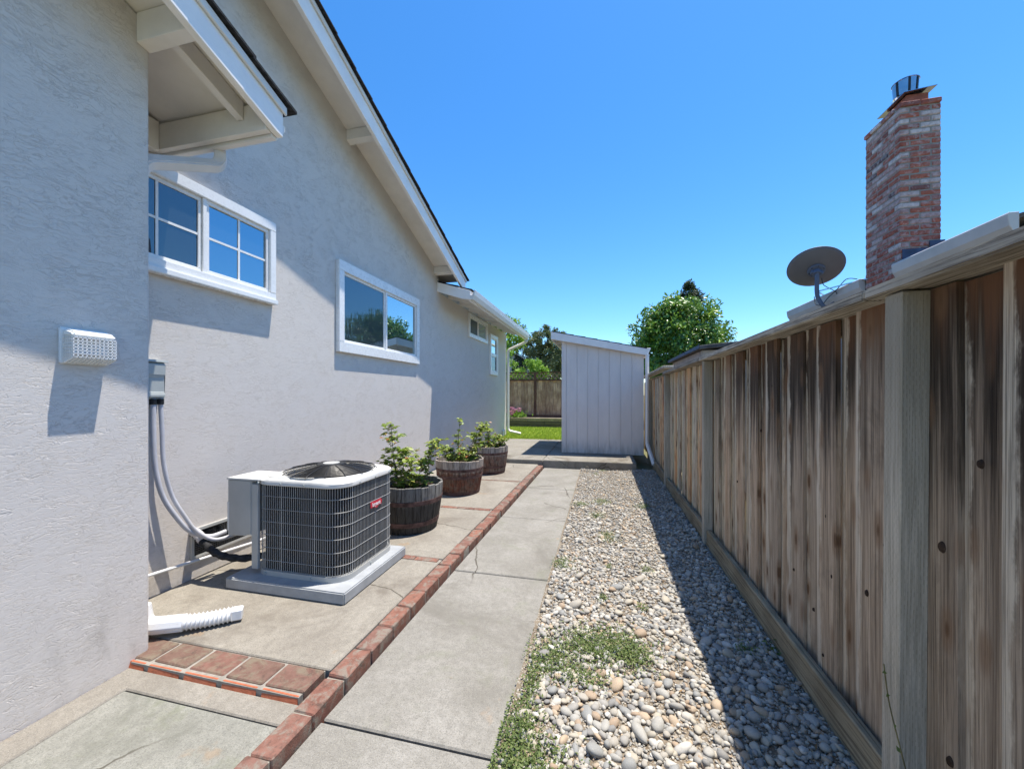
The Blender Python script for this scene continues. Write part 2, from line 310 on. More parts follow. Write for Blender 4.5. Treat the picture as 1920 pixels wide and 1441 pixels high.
# ------------------------------------------------------------------ mesh + object helpers
class MB:
    def __init__(s): s.v = []; s.f = []; s.m = []
    def add(s, vs, fs, mi=0):
        k = len(s.v); s.v += [tuple(map(float, q)) for q in vs]; s.f += [tuple(k+i for i in f) for f in fs]; s.m += [mi]*len(fs); return s
    def box(s, x0, x1, y0, y1, z0, z1, mi=0):
        v = [(x0, y0, z0), (x1, y0, z0), (x1, y1, z0), (x0, y1, z0), (x0, y0, z1), (x1, y0, z1), (x1, y1, z1), (x0, y1, z1)]
        return s.add(v, [(0, 3, 2, 1), (4, 5, 6, 7), (0, 1, 5, 4), (1, 2, 6, 5), (2, 3, 7, 6), (3, 0, 4, 7)], mi)
    def prism(s, poly, ext, mi=0):   # closed polygon (3D points) swept along ext
        n = len(poly); e = Vector(ext); a = [Vector(q) for q in poly]
        return s.add(a+[q+e for q in a], [tuple(range(n))[::-1], tuple(range(n, 2*n))]+[(i, (i+1) % n, n+(i+1) % n, n+i) for i in range(n)], mi)
    def bar(s, a, b, w, h, up=(0, 0, 1), mi=0):
        a, b = Vector(a), Vector(b); d = (b-a).normalized(); u = Vector(up); r = d.cross(u)
        if r.length < 1e-4: r = d.cross(Vector((1, 0, 0)))
        r.normalize(); u = r.cross(d).normalized(); r = r*w/2; u = u*h/2
        return s.prism([a-r-u, a+r-u, a+r+u, a-r+u], b-a, mi)
    def tube(s, pts, r, n=8, caps=True, mi=0, sq=False):
        P = [Vector(q) for q in pts]; R = r if isinstance(r, (list, tuple)) else [r]*len(P); vs = []; fs = []
        t0 = (P[1]-P[0]).normalized(); u = t0.orthogonal().normalized()
        if abs(t0.z) < .9: u = (Vector((0, 0, 1))-t0*t0.z).normalized()
        for i, q in enumerate(P):
            t = (P[min(i+1, len(P)-1)]-P[max(i-1, 0)]).normalized()
            u = (u-t*u.dot(t)).normalized(); w = t.cross(u)
            for k in range(n):
                an = 2*math.pi*(k+(.5 if sq else 0))/n; rr = R[i]
                vs.append(q+(u*math.cos(an)+w*math.sin(an))*rr)
        for i in range(len(P)-1):
            for k in range(n): fs.append((i*n+k, i*n+(k+1) % n, (i+1)*n+(k+1) % n, (i+1)*n+k))
        if caps: fs += [tuple(range(n))[::-1], tuple(range((len(P)-1)*n, len(P)*n))]
        return s.add(vs, fs, mi)
    def lathe(s, prof, c=(0, 0, 0), n=24, mi=0, a0=0., a1=2*math.pi):
        full = abs(a1-a0-2*math.pi) < 1e-6; k = n if full else n+1; vs = []; fs = []
        for r, z in prof:
            for j in range(k):
                a = a0+(a1-a0)*j/n; vs.append((c[0]+r*math.cos(a), c[1]+r*math.sin(a), c[2]+z))
        for i in range(len(prof)-1):
            for j in range(n): fs.append((i*k+j, i*k+(j+1) % k, (i+1)*k+(j+1) % k, (i+1)*k+j))
        return s.add(vs, fs, mi)
    def mesh(s, name, mats, smooth=False, bevel=0., seg=1):
        me = bpy.data.meshes.new(name); me.from_pydata(s.v, [], s.f)
        for m in (mats if isinstance(mats, (list, tuple)) else [mats]): me.materials.append(m)
        me.polygons.foreach_set('material_index', s.m)
        bm = bmesh.new(); bm.from_mesh(me); bmesh.ops.recalc_face_normals(bm, faces=bm.faces)
        if bevel: bmesh.ops.bevel(bm, geom=[e for e in bm.edges if len(e.link_faces) == 2 and e.calc_face_angle(0) > .5], offset=bevel, segments=seg, affect='EDGES', clamp_overlap=True)
        bm.to_mesh(me); bm.free()
        if smooth:
            me.polygons.foreach_set('use_smooth', [True]*len(me.polygons))
            if smooth != 'all': me.set_sharp_from_angle(angle=math.radians(40))
        return me

WORLD = {}
def tag(o, label=None, cat=None, group=None, kind=None):
    if label: o['label'] = label
    if cat: o['category'] = cat
    if group: o['group'] = group
    if kind: o['kind'] = kind
    return o
def link(name, data, parent=None, loc=None, rot=None, scl=None):   # loc is in world coordinates
    o = bpy.data.objects.new(name, data); COL.objects.link(o)
    if loc is not None: o.location = loc
    if rot is not None: o.rotation_euler = rot
    if scl is not None: o.scale = scl
    W = Matrix.LocRotScale(o.location, o.rotation_euler, o.scale); WORLD[o] = W
    if parent is not None: o.parent = parent; o.matrix_parent_inverse = WORLD[parent].inverted()
    return o
def thing(name, label, cat, loc, group=None, kind=None): return tag(link(name, None, loc=loc), label, cat, group, kind)
def part(name, mb, mats, parent=None, smooth=False, bevel=0., seg=1, kind=None, label=None):
    o = link(name, mb.mesh(name, mats, smooth, bevel, seg), parent); return tag(o, label, None, None, kind)
def npmesh(name, V, F, mat, tone=None, smooth=False):
    me = bpy.data.meshes.new(name); V = np.asarray(V, np.float32); F = np.asarray(F, np.int32); k = F.shape[1]
    me.vertices.add(len(V)); me.vertices.foreach_set('co', V.ravel()); me.loops.add(F.size); me.loops.foreach_set('vertex_index', F.ravel())
    me.polygons.add(len(F)); me.polygons.foreach_set('loop_start', np.arange(0, F.size, k, dtype=np.int32))
    if smooth: me.polygons.foreach_set('use_smooth', np.ones(len(F), bool))
    if tone is not None: me.attributes.new('tone', 'FLOAT', 'POINT').data.foreach_set('value', np.asarray(tone, np.float32))
    me.materials.append(mat); me.update(); me.validate(); return me
def leaves(C, D, Nn, L, tone, wid=.42, fold=.25):
    """diamond leaves folded along the midrib: base C, direction D, face normal Nn, length L"""
    D = D/np.linalg.norm(D, axis=1, keepdims=True); Sd = np.cross(D, Nn); Sd /= (np.linalg.norm(Sd, axis=1, keepdims=True)+1e-9)
    Up = np.cross(Sd, D); L = L[:, None]
    a = C; b = C+D*L*.45+Sd*L*wid*.5+Up*L*wid*fold*.5; t = C+D*L-Up*L*.08; c = C+D*L*.45-Sd*L*wid*.5+Up*L*wid*fold*.5
    V = np.stack([a, b, t, c], 1).reshape(-1, 3); i = np.arange(len(C))*4
    F = np.concatenate([np.stack([i, i+1, i+2], 1), np.stack([i, i+2, i+3], 1)]); return V, F, np.repeat(tone, 4)
def unit(n): d = RNG.normal(size=(n, 3)); return d/np.linalg.norm(d, axis=1, keepdims=True)

# ------------------------------------------------------------------ the setting: ground
g = MB(); g.add([(-300, -200, -.08), (300, -200, -.08), (300, 400, -.08), (-300, 400, -.08)], [(0, 1, 2, 3)])
tag(part('ground', g, M['groundm']), 'open brown and green ground around the houses', 'ground', kind='structure')
def bx(y): return -1.295+.0165*y          # right face of the brick edging
def sheet(name, x0f, x1f, y0, y1, nx, ny, hf, mat, **kw):
    vs = []; fs = []
    for j in range(ny+1):
        y = y0+(y1-y0)*j/ny; a, b = x0f(y), x1f(y)
        for i in range(nx+1):
            x = a+(b-a)*i/nx; vs.append((x, y, hf(x, y)))
    for j in range(ny):
        for i in range(nx): k = j*(nx+1)+i; fs.append((k, k+1, k+nx+2, k+nx+1))
    mb = MB().add(vs, fs); return part(name, mb, mat, smooth='all', **kw)
def gh(x, y): return -.004+.012*math.sin(x*5+y*2.1)*math.sin(y*3.3+1)+.018*max(0, min(1, (x+.3)/1.2))
bed = tag(sheet('gravel_bed', lambda y: -.43, lambda y: 1.2, -.6, 7.9, 24, 110, gh, M['soil']), 'gravel bed of rounded river stones between walkway and fence', 'gravel bed', kind='structure')

# walkway of five poured slabs
walk = tag(link('walkway', None, loc=(-.85, 1.5, 0)), 'pale concrete walkway of separate slabs beside the brick edging', 'walkway', kind='structure')
ys = [-.6, 1.52, 3.075, 4.545, 6.03, 7.74]
for a, b in zip(ys, ys[1:]):
    m = MB(); a2, b2 = a+.006, b-.006
    m.prism([(bx(a2)+.012, a2, -.075), (-.425, a2, -.075), (-.425, b2, -.075), (bx(b2)+.012, b2, -.075)], (0, 0, .075+random.uniform(-.002, .002)))
    part('slab', m, M['walk'], walk, bevel=.007)
# patio strips on the left
pat = tag(link('patio', None, loc=(-2.2, 3, 0)), 'stained concrete patio strip along the grey house wall', 'patio', kind='structure')
XL = -3.1
def pslab(x0, x1, y0, y1, z1, mat, bev=.006, taper=True, name='slab'):
    m = MB(); r0, r1 = (bx(y0)-.112, bx(y1)-.112) if taper else (x1, x1)
    m.prism([(x0, y0, -.07), (r0, y0, -.07), (r1, y1, -.07), (x0, y1, -.07)], (0, 0, z1+.07)); return part(name, m, mat, pat, bevel=bev)
pslab(-2.309, 0, -.6, 1.412, .032, M['front'])
m = MB(); m.prism([(-2.475, -.6, -.07), (-2.312, -.6, -.07), (-2.312, 1.417, -.07), (-1.385, 1.417, -.07), (-1.385, 1.535, -.07), (-2.475, 1.535, -.07)], (0, 0, .104))
part('border_strip', m, M['kerb'], pat, bevel=.006)
pslab(XL, 0, 1.725, 3.035, .068, M['slab']); pslab(XL, 0, 3.115, 4.52, .066, M['slab']); pslab(XL, 0, 4.60, 6.10, .067, M['slab']); pslab(XL, 0, 6.18, 7.74, .065, M['slab'])
m = MB(); m.box(-2.47, -1.405, 1.5405, 1.724, -.07, .0585); m.box(XL, -1.36, 3.04, 3.11, -.07, .055); m.box(XL, -1.34, 4.525, 4.595, -.07, .055); m.box(XL, -1.31, 6.105, 6.175, -.07, .055)
part('mortar_bed', m, M['mortar'], pat)

def brick_mesh(l, w, h, bev=.006):
    m = MB().box(-w/2, w/2, -l/2, l/2, -h/2, h/2); me = m.mesh('brick', M['brick_e'], False, bev)
    bm = bmesh.new(); bm.from_mesh(me)
    for v in bm.verts: v.co += Vector((random.uniform(-1, 1), random.uniform(-1, 1), random.uniform(-1, 1)))*.0022
    bm.to_mesh(me); bm.free(); return me
edge = thing('brick_edging', 'long row of red bricks edging the walkway end to end', 'brick edging', (-1.3, 4, 0))
BM = [brick_mesh(.2145, .108, .13) for _ in range(6)]
m = MB(); m.prism([(bx(.1)-.104, .1, -.07), (bx(.1)-.006, .1, -.07), (bx(7.6)-.006, 7.6, -.07), (bx(7.6)-.104, 7.6, -.07)], (0, 0, .118)); part('mortar_bed', m, M['mortar'], edge)
y = .15
while y < 7.66:
    zt = .060+random.uniform(-.005, .006)
    o = link('brick', random.choice(BM), edge, (bx(y+.1)-.055+random.uniform(-.005, .004), y+.106, zt-.065), (random.uniform(-.012, .012), random.uniform(-.02, .02), random.uniform(-.018, .018)))
    y += .2215
step = thing('brick_step', 'row of weathered bricks with bright orange front faces near the house corner', 'brick step', (-1.9, 1.62, .04))
top_me = MB().box(-.112, .112, -.075, .075, -.05, .05).mesh('brick', M['brick_s'], False, .006)
fr_me = MB().box(-.105, .105, -.009, .009, -.022, .022).mesh('brick_face', M['brick_f'], False, .002)
for i in range(5):
    x = -1.515-.243*i+random.uniform(-.004, .004)
    if x < -2.5: continue
    link('brick', top_me, step, (x, 1.641+random.uniform(-.004, .004), .0175+random.uniform(-.003, .003)), (0, 0, random.uniform(-.015, .015)))
    link('brick_face', fr_me, step, (x, 1.5465, .038), (-.30, 0, random.uniform(-.015, .015)))
for yc, z, lab, xa in ((3.076, .063, 'narrow band of red bricks set flush in concrete just past the air conditioner', -1.49), (4.56, .061, 'narrow band of red bricks set flush in concrete between first and second barrel', -1.46), (6.14, .06, 'narrow band of dull bricks set flush in concrete beside the rear barrel', -1.43)):
    t = thing('brick_band', lab, 'brick band', (-1.9, yc, z), 'brick bands across the patio')
    me = MB().box(-.104, .104, -.034, .034, -.05, .0).mesh('brick', M['brick_e'] if yc < 6 else M['brick_s'], False, .004)
    for i in range(8): link('brick', me, t, (xa-.214*i, yc+random.uniform(-.002, .002), z+.006+random.uniform(-.002, .002)), (0, 0, random.uniform(-.01, .01)))

# raised slab by the shed, lawn and planted bed
rs = tag(link('raised_slab', None, loc=(-1.2, 9.5, .15)), 'raised concrete slab with a stained step edge under the shed', 'raised slab', kind='structure')
m = MB(); m.prism([(-3.1, 7.75, -.08), (-1.196, 7.765, -.08), (-1.196, 11.45, -.08), (-3.1, 11.3, -.08)], (0, 0, .225)); part('slab', m, M['step'], rs, bevel=.012, seg=2)
m = MB(); m.prism([(-1.188, 7.755, -.08), (.64, 7.79, -.08), (.64, 11.6, -.08), (-1.188, 11.45, -.08)], (0, 0, .23)); part('slab', m, M['step'], rs, bevel=.012, seg=2)
m = MB(); m.tube([(-.30, 7.74, .028), (-.30, 7.80, .028)], .036, 14, caps=False); m.tube([(-.30, 7.742, .028), (-.30, 7.80, .028)], .030, 14, caps=True); part('drain_pipe', m, M['kerb'], rs)
m = MB(); m.add([(-12, 11.2, .125), (1.05, 11.2, .125), (1.05, 15.7, .125), (-12, 15.7, .125)], [(0, 1, 2, 3)])
lawn = tag(part('lawn', m, m_lawn()), 'bright green lawn behind the house', 'lawn', kind='structure')
n = 26000; C = np.stack([RNG.uniform(-4.6, -.6, n), 11.3+4.3*RNG.random(n)**1.3, np.full(n, .125)], 1)
D = RNG.normal(0, .45, (n, 3)); D[:, 2] = 1
V, F, T = leaves(C, D, unit(n), RNG.uniform(.035, .07, n), RNG.random(n), .22)
tag(link('lawn_grass', npmesh('lawn_grass', V, F, M['lf_lawn'], T)), 'short mown grass blades on the lawn', 'grass', kind='stuff')
m = MB(); m.box(-12, 1.3, 15.66, 16.9, -.05, .50); tag(part('planting_bed', m, M['soil']), 'raised soil bed behind dark timbers', 'planting bed', kind='structure')
rw = thing('timber_wall', 'low retaining wall of dark weathered timbers behind the lawn', 'retaining wall', (-3, 15.6, .12))
for k in range(3):
    for i in range(6):
        x0 = -9+2.0*i+(.7 if k == 1 else 0); m = MB().box(x0+.004, x0+1.996, 15.5+random.uniform(-.006, .006), 15.655, .10+k*.14, .10+k*.14+.133)
        part('timber', m, M['timber'] if k < 2 else M['kick'], rw, bevel=.01)

# ------------------------------------------------------------------ gravel
def ico(sub):
    bm = bmesh.new(); bmesh.ops.create_icosphere(bm, subdivisions=sub, radius=1); bm.verts.ensure_lookup_table()
    V = np.array([v.co[:] for v in bm.verts]); F = np.array([[v.index for v in f.verts] for f in bm.faces]); bm.free(); return V, F
I1, I2 = ico(1), ico(2)
def lumps(base, k):
    out = []
    for _ in range(k):
        V = base.copy()
        for _ in range(4):
            d = unit(1)[0]; V = V*(1+.16*np.tanh(2.5*(V@d-.35)))[:, None]
        out.append(V/np.abs(V).max(0)*np.array([1, 1, 1]))
    return out
LU1, LU2 = lumps(I1[0], 8), lumps(I2[0], 10)
def rotm(n, tilt=.35):
    a = RNG.uniform(0, 2*math.pi, n); b = RNG.normal(0, tilt, n); c = RNG.normal(0, tilt, n)
    ca, sa, cb, sb, cc, sc = np.cos(a), np.sin(a), np.cos(b), np.sin(b), np.cos(c), np.sin(c); O = np.zeros(n); I = np.ones(n)
    Rz = np.stack([ca, -sa, O, sa, ca, O, O, O, I], 1).reshape(-1, 3, 3); Rx = np.stack([I, O, O, O, cb, -sb, O, sb, cb], 1).reshape(-1, 3, 3)
    Ry = np.stack([cc, O, sc, O, I, O, -sc, O, cc], 1).reshape(-1, 3, 3); return Rz@Rx@Ry
def in_bed(n, y0, y1, pw=1.):
    return np.stack([RNG.uniform(-.405, .975, n), y0+(y1-y0)*RNG.random(n)**pw], 1)
GH = np.vectorize(gh)
def stone_mass(xy, size, lift, LU, F):
    n = len(xy); sc = np.stack([size*RNG.uniform(.85, 1.25, n), size*RNG.uniform(.65, .9, n), size*RNG.uniform(.42, .68, n)], 1)
    z = GH(xy[:, 0], xy[:, 1])+sc[:, 2]*lift; R = rotm(n); t = RNG.random(n); Vs, Fs, Ts = [], [], []; k = 0
    for i, L in enumerate(LU):
        idx = np.arange(i, n, len(LU))
        v = np.einsum('nij,nkj->nki', R[idx], L[None]*sc[idx][:, None, :])+np.concatenate([xy[idx], z[idx, None]], 1)[:, None, :]
        m_ = len(L); Vs.append(v.reshape(-1, 3)); Fs.append((F[None]+(k+np.arange(len(idx))*m_)[:, None, None]).reshape(-1, 3)); Ts.append(np.repeat(t[idx], m_)); k += len(idx)*m_
    return np.concatenate(Vs), np.concatenate(Fs), np.concatenate(Ts)
def weedless(xy):
    return xy
packs = []
def pk(*a):
    V, F, T = stone_mass(*a); k = sum(len(p[0]) for p in packs); packs.append((V, F+k, T))
pk(in_bed(900, .9, 2.7, 1.1), RNG.lognormal(math.log(.0205), .2, 900), .65, LU2, I2[1])
pk(in_bed(5600, .9, 3.4, 1.1), RNG.lognormal(math.log(.0125), .32, 5600), .75, LU2, I2[1])
pk(in_bed(10000, .9, 3.8), RNG.lognormal(math.log(.0066), .3, 10000), .9, LU1, I1[1])
pk(in_bed(9000, 3.0, 7.85), RNG.lognormal(math.log(.0125), .32, 9000), .8, LU1, I1[1])
pk(in_bed(9000, 3.4, 7.85), RNG.lognormal(math.log(.0085), .3, 9000), .9, LU1, I1[1])
pk(in_bed(1500, 2.4, 5.5), RNG.lognormal(math.log(.019), .25, 1500), .7, LU2, I2[1])
V, F, T = (np.concatenate([p[i] for p in packs]) for i in range(3))
tag(link('gravel', npmesh('gravel', V, F, M['peb'], T, True), bed), kind='stuff')
STM = []
for L in LU2: STM.append(npmesh('stone', L, I2[1], M['stone'], None, True))
placed = []
def put_stone(x, y, s):
    for (a, b, c) in placed:
        if (a-x)**2+(b-y)**2 < (.62*(s+c))**2: return False
    placed.append((x, y, s)); c = random.uniform(.5, .72)
    link('stone', random.choice(STM), bed, (x, y, gh(x, y)+s*c*.62), (random.gauss(0, .22), random.gauss(0, .22), random.uniform(0, 6.28)), (s*random.uniform(1., 1.3), s*random.uniform(.72, .92), s*c))
    return True
k = 0
for _ in range(9000):
    if k >= 298: break
    u = random.random()
    if u < .30: x, y = random.gauss(-.10, .14), random.gauss(1.88, .13)
    elif u < .82: x, y = random.uniform(-.39, .95), random.uniform(1.15, 2.5)
    elif u < .92: x, y = random.gauss(.15, .25), random.gauss(3.05, .3)
    else: x, y = random.uniform(-.38, .95), random.uniform(2.4, 4.2)
    if not (-.40 < x < .95): continue
    s = min(.044, max(.017, random.lognormvariate(math.log(.0245), .3)))
    if put_stone(x, y, s): k += 1
for p_, s in (((-.36, 2.36), .026), ((-.33, 2.30), .030), ((-.38, 2.28), .028)): put_stone(*p_, s)

# low weeds in the gravel
W = [(.0, 2.33, .25, .17, 2600), (-.28, 2.18, .13, .16, 900), (-.35, 1.95, .05, .18, 420), (-.36, 1.62, .09, .20, 1300), (-.27, 1.5, .16, .14, 1100), (-.12, 2.06, .16, .08, 500), (.17, 2.28, .10, .10, 500), (-.34, 3.37, .10, .12, 350), (0., 5.42, .13, .14, 350),
     (-.30, 5.25, .12, .10, 250), (-.06, 4.8, .09, .1, 220), (.52, 5.3, .09, .12, 250), (.05, 4.1, .09, .16, 300), (.0, 2.86, .035, .045, 90), (.27, 2.8, .035, .04, 80), (.05, 3.4, .03, .03, 60), (.36, 3.4, .05, .05, 90), (.80, 2.45, .06, .06, 120), (.0, 7.6, .08, .05, 90), (-.12, 7.3, .05, .05, 60)]
Cs = []
for (x, y, rx, ry, n) in W:
    q = RNG.normal(0, .52, (n, 2)); Cs.append(np.stack([np.maximum(x+q[:, 0]*rx, -.435), y+q[:, 1]*ry, np.zeros(n)], 1))
C = np.concatenate(Cs); n = len(C); C[:, 2] = GH(C[:, 0], C[:, 1])+RNG.uniform(.006, .036, n)
D = RNG.normal(0, 1, (n, 3)); D[:, 2] = RNG.uniform(.1, .8, n); Nn = RNG.normal(0, .4, (n, 3)); Nn[:, 2] = 1
V, F, T = leaves(C, D, Nn, RNG.uniform(.009, .021, n), np.clip(RNG.beta(2, 2.4, n)+.0, 0, 1), .5)
tag(link('ground_cover', npmesh('ground_cover', V, F, M['lf_weed'], T)), 'low green weeds spreading between the river stones', 'weeds', kind='stuff')

n = 420; xy = in_bed(n, 1.0, 7.6); C = np.concatenate([xy, (GH(xy[:, 0], xy[:, 1])+RNG.uniform(.008, .022, n))[:, None]], 1)
D = RNG.normal(0, 1, (n, 3)); D[:, 2] *= .15; Nn = RNG.normal(0, .3, (n, 3)); Nn[:, 2] = 1
V, F, T = leaves(C, D, Nn, RNG.uniform(.012, .035, n), RNG.random(n), .32)
tag(link('dry_litter', npmesh('dry_litter', V, F, M['dry'], T)), 'dry brown leaf bits scattered over the gravel', 'leaf litter', kind='stuff')

# ------------------------------------------------------------------ the house
HX, NX = -3.1, -2.48            # main wall plane, projecting wing wall plane
house = thing('house', 'grey stucco house with white trimmed windows and dark shingled gables', 'house', (-4, 5, 0))
SL = .345
zs = lambda y: 4.53-SL*(y-4.9)
m = MB(); m.prism([(HX, -5, -.05), (HX, 12.3, -.05), (HX, 12.3, 3.47), (HX, 6.93, 3.47), (HX, 6.93, zs(6.93)), (HX, -1.5, zs(-1.5)), (HX, -5, zs(2))], (-6, 0, 0)); part('main_wall', m, M['stucco'], house)
zn = lambda y: 3.575-SL*(y-1.6)
m = MB(); m.prism([(NX, -4.8, -.05), (NX, 1.635, -.05), (NX, 1.635, zn(1.635)), (NX, -1.6, zn(-1.6)), (NX, -4.8, zn(1.6))], (-.61, 0, 0)); part('wing_wall', m, M['stucco'], house, bevel=.012, seg=3)
# roofs: deck, shingle courses, rake boards
def slope_roof(xa, xb, y0, y1, z0, sl, rakex, rake_w, fh, name):
    """roof falling towards +y from (y0) to (y1); xa inner, xb outer edge"""
    zf = lambda y: z0-sl*(y-y0)
    m = MB(); m.prism([(xa, y0, zf(y0)), (xa, y1, zf(y1)), (xa, y1, zf(y1)+.03), (xa, y0, zf(y0)+.03)], (xb-.03-xa, 0, 0)); rf = part('roof', m, M['soffit'], house)
    nc = max(4, int((y1-y0)/.30)); L = (y1-y0+.05)/nc
    for i in range(nc):
        a = y0+L*i; b = a+L+.02; m = MB()
        m.prism([(xa, a, zf(a)+.033), (xa, b, zf(b)+.045), (xa, b, zf(b)+.063), (xa, a, zf(a)+.047)], (xb+.02-xa, 0, 0)); part('shingle_course', m, M['shingle'], rf)
    m = MB(); m.prism([(rakex, y0, zf(y0)+.029), (rakex, y1, zf(y1)+.029), (rakex, y1, zf(y1)+.029-fh), (rakex, y1-.05, zf(y1-.05)+.029-fh-.01), (rakex, y0, zf(y0)+.029-fh)], (-rake_w, 0, 0)); part('rake_board', m, M['white'], house, bevel=.004)
    m = MB(); m.prism([(rakex+.002, y0, zf(y0)+.0285), (rakex+.002, y1+.012, zf(y1+.012)+.0285), (rakex+.002, y1+.012, zf(y1+.012)-.022), (rakex+.002, y0, zf(y0)-.022)], (.018, 0, 0)); part('drip_moulding', m, M['trim'], house, bevel=.003)
    return rf
zd = lambda y: zs(y)+.002
slope_roof(-9, -2.615, -1.5, 7.22, zd(-1.5), SL, -2.65, .045, .245, 'main')
slope_roof(-3.1, -2.055, -1.6, 2.15, zn(-1.6)+.002, SL, -2.08, .045, .205, 'wing')
# lookouts under the main rake
for y in (1.6, 4.17, 6.72):
    m = MB(); z = zs(y); m.prism([(HX, y, z-.004-SL*0), (HX, y+.075, z-.004-SL*.075), (HX, y+.075, z-.13-SL*.075), (HX, y, z-.13)], (.405, 0, 0)); part('lookout', m, M['soffit'], house, bevel=.003)
# wing eave: lookout, rafter, eave beam
m = MB(); z = zn(1.57); m.prism([(NX, 1.57, z-.005), (NX, 1.635, z-.027), (NX, 1.635, z-.175), (NX, 1.57, z-.165)], (.355, 0, 0)); part('lookout', m, M['soffit'], house, bevel=.003)
m = MB(); m.prism([(-2.30, 1.637, zn(1.637)-.004), (-2.30, 2.055, zn(2.055)-.004), (-2.30, 2.055, zn(2.055)-.118), (-2.30, 1.637, zn(1.637)-.118)], (-.055, 0, 0)); part('rafter', m, M['soffit'], house, bevel=.003)
m = MB(); m.box(-3.098, -2.127, 2.057, 2.10, 3.215, zn(2.1)-.006); part('eave_beam', m, M['soffit'], house, bevel=.003)
m = MB(); m.prism([(-3.098, 2.103, 3.195), (-3.098, 2.145, 3.195), (-3.098, 2.215, 3.30), (-3.098, 2.215, 3.335), (-3.098, 2.103, 3.335)], (.97, 0, 0)); part('gutter', m, M['gutter'], house, bevel=.003)
m = MB(); m.box(-3.098, -3.03, 1.637, 2.055, 3.2, zn(2.055)-.01); part('frieze_board', m, M['soffit'], house, bevel=.003)
# lower roof with gutter along the far wall
GX = -2.43
m = MB(); zr = lambda x: 3.45+.30*(GX-x); m.prism([(GX, 6.9, zr(GX)-.03), (-6, 6.9, zr(-6)-.03), (-6, 6.9, zr(-6)), (GX, 6.9, zr(GX))], (0, 5.42, 0)); rf = part('roof', m, M['soffit'], house)
for i in range(6):
    a = GX+.03-.27*i; b = a-.29; m = MB(); m.prism([(a, 6.87, zr(a)+.018), (b, 6.87, zr(b)+.004), (b, 6.87, zr(b)+.018), (a, 6.87, zr(a)+.034)], (0, 5.47, 0)); part('shingle_course', m, M['shingle'], rf)
m = MB(); m.prism([(-3.098, 6.855, zr(-3.1)-.005), (GX, 6.855, zr(GX)-.005), (GX, 6.855, zr(GX)-.175), (-2.60, 6.855, zr(-2.6)-.20), (-3.098, 6.855, zr(-3.1)-.185)], (0, .042, 0)); part('rake_board', m, M['white'], house, bevel=.003)
m = MB(); m.box(GX-.045, GX-.005, 6.9, 12.32, 3.26, 3.43); part('fascia', m, M['white'], house)
m = MB(); m.prism([(GX-.003, 6.862, 3.28), (GX+.05, 6.862, 3.28), (GX+.085, 6.862, 3.36), (GX+.10, 6.862, 3.455), (GX+.085, 6.862, 3.455), (GX+.04, 6.862, 3.36), (GX-.003, 6.862, 3.36)], (0, 5.50, 0)); part('gutter', m, M['gutter'], house, bevel=.003)
for y in np.arange(7.4, 12.2, .62):
    m = MB(); m.prism([(-3.098, y, 3.455), (GX-.05, y, 3.30), (GX-.05, y, 3.395), (-3.098, y, 3.60)], (0, .045, 0)); part('rafter', m, M['soffit'], house)
m = MB(); m.tube([(-4.6, 8.9, 3.9), (-4.6, 8.9, 5.02)], .045, 10); part('vent_pipe', m, M['black'], house)
# downspouts
def sq_spout(pts, name='downspout', r=.05, mat='spout'):
    m = MB(); m.tube(pts, r, 4, sq=True); return part(name, m, M[mat], house, bevel=.008, seg=2)
def arc(pts, n=4, rad=.05):
    P = [Vector(q) for q in pts]; out = [P[0]]
    for i in range(1, len(P)-1):
        a = (P[i-1]-P[i]).normalized(); b = (P[i+1]-P[i]).normalized(); r_ = min(rad, (P[i-1]-P[i]).length*.45, (P[i+1]-P[i]).length*.45)
        s, e = P[i]+a*r_, P[i]+b*r_
        for k in range(n+1): t = k/n; out.append(s*(1-t)**2+P[i]*2*t*(1-t)+e*t*t)
    out.append(P[-1]); return out
sq_spout(arc([(-2.62, 2.16, 3.23), (-2.62, 2.16, 3.10), (-2.64, 1.685, 2.86), (-2.64, 1.685, .22)], 6, .085), r=.048)
m = MB()
for k in range(9):
    for (cx, cy, cz) in ((-2.45, 2.16-.007*k, 3.075-.009*k), (-2.545, 1.70-.002*k, 2.87-.012*k)): pass
sq_spout(arc([(-2.42, 12.33, 3.29), (-2.42, 12.33, 3.20), (-3.05, 12.36, 2.95), (-3.05, 12.36, .28), (-2.62, 12.36, .19)], 5, .10), r=.05)
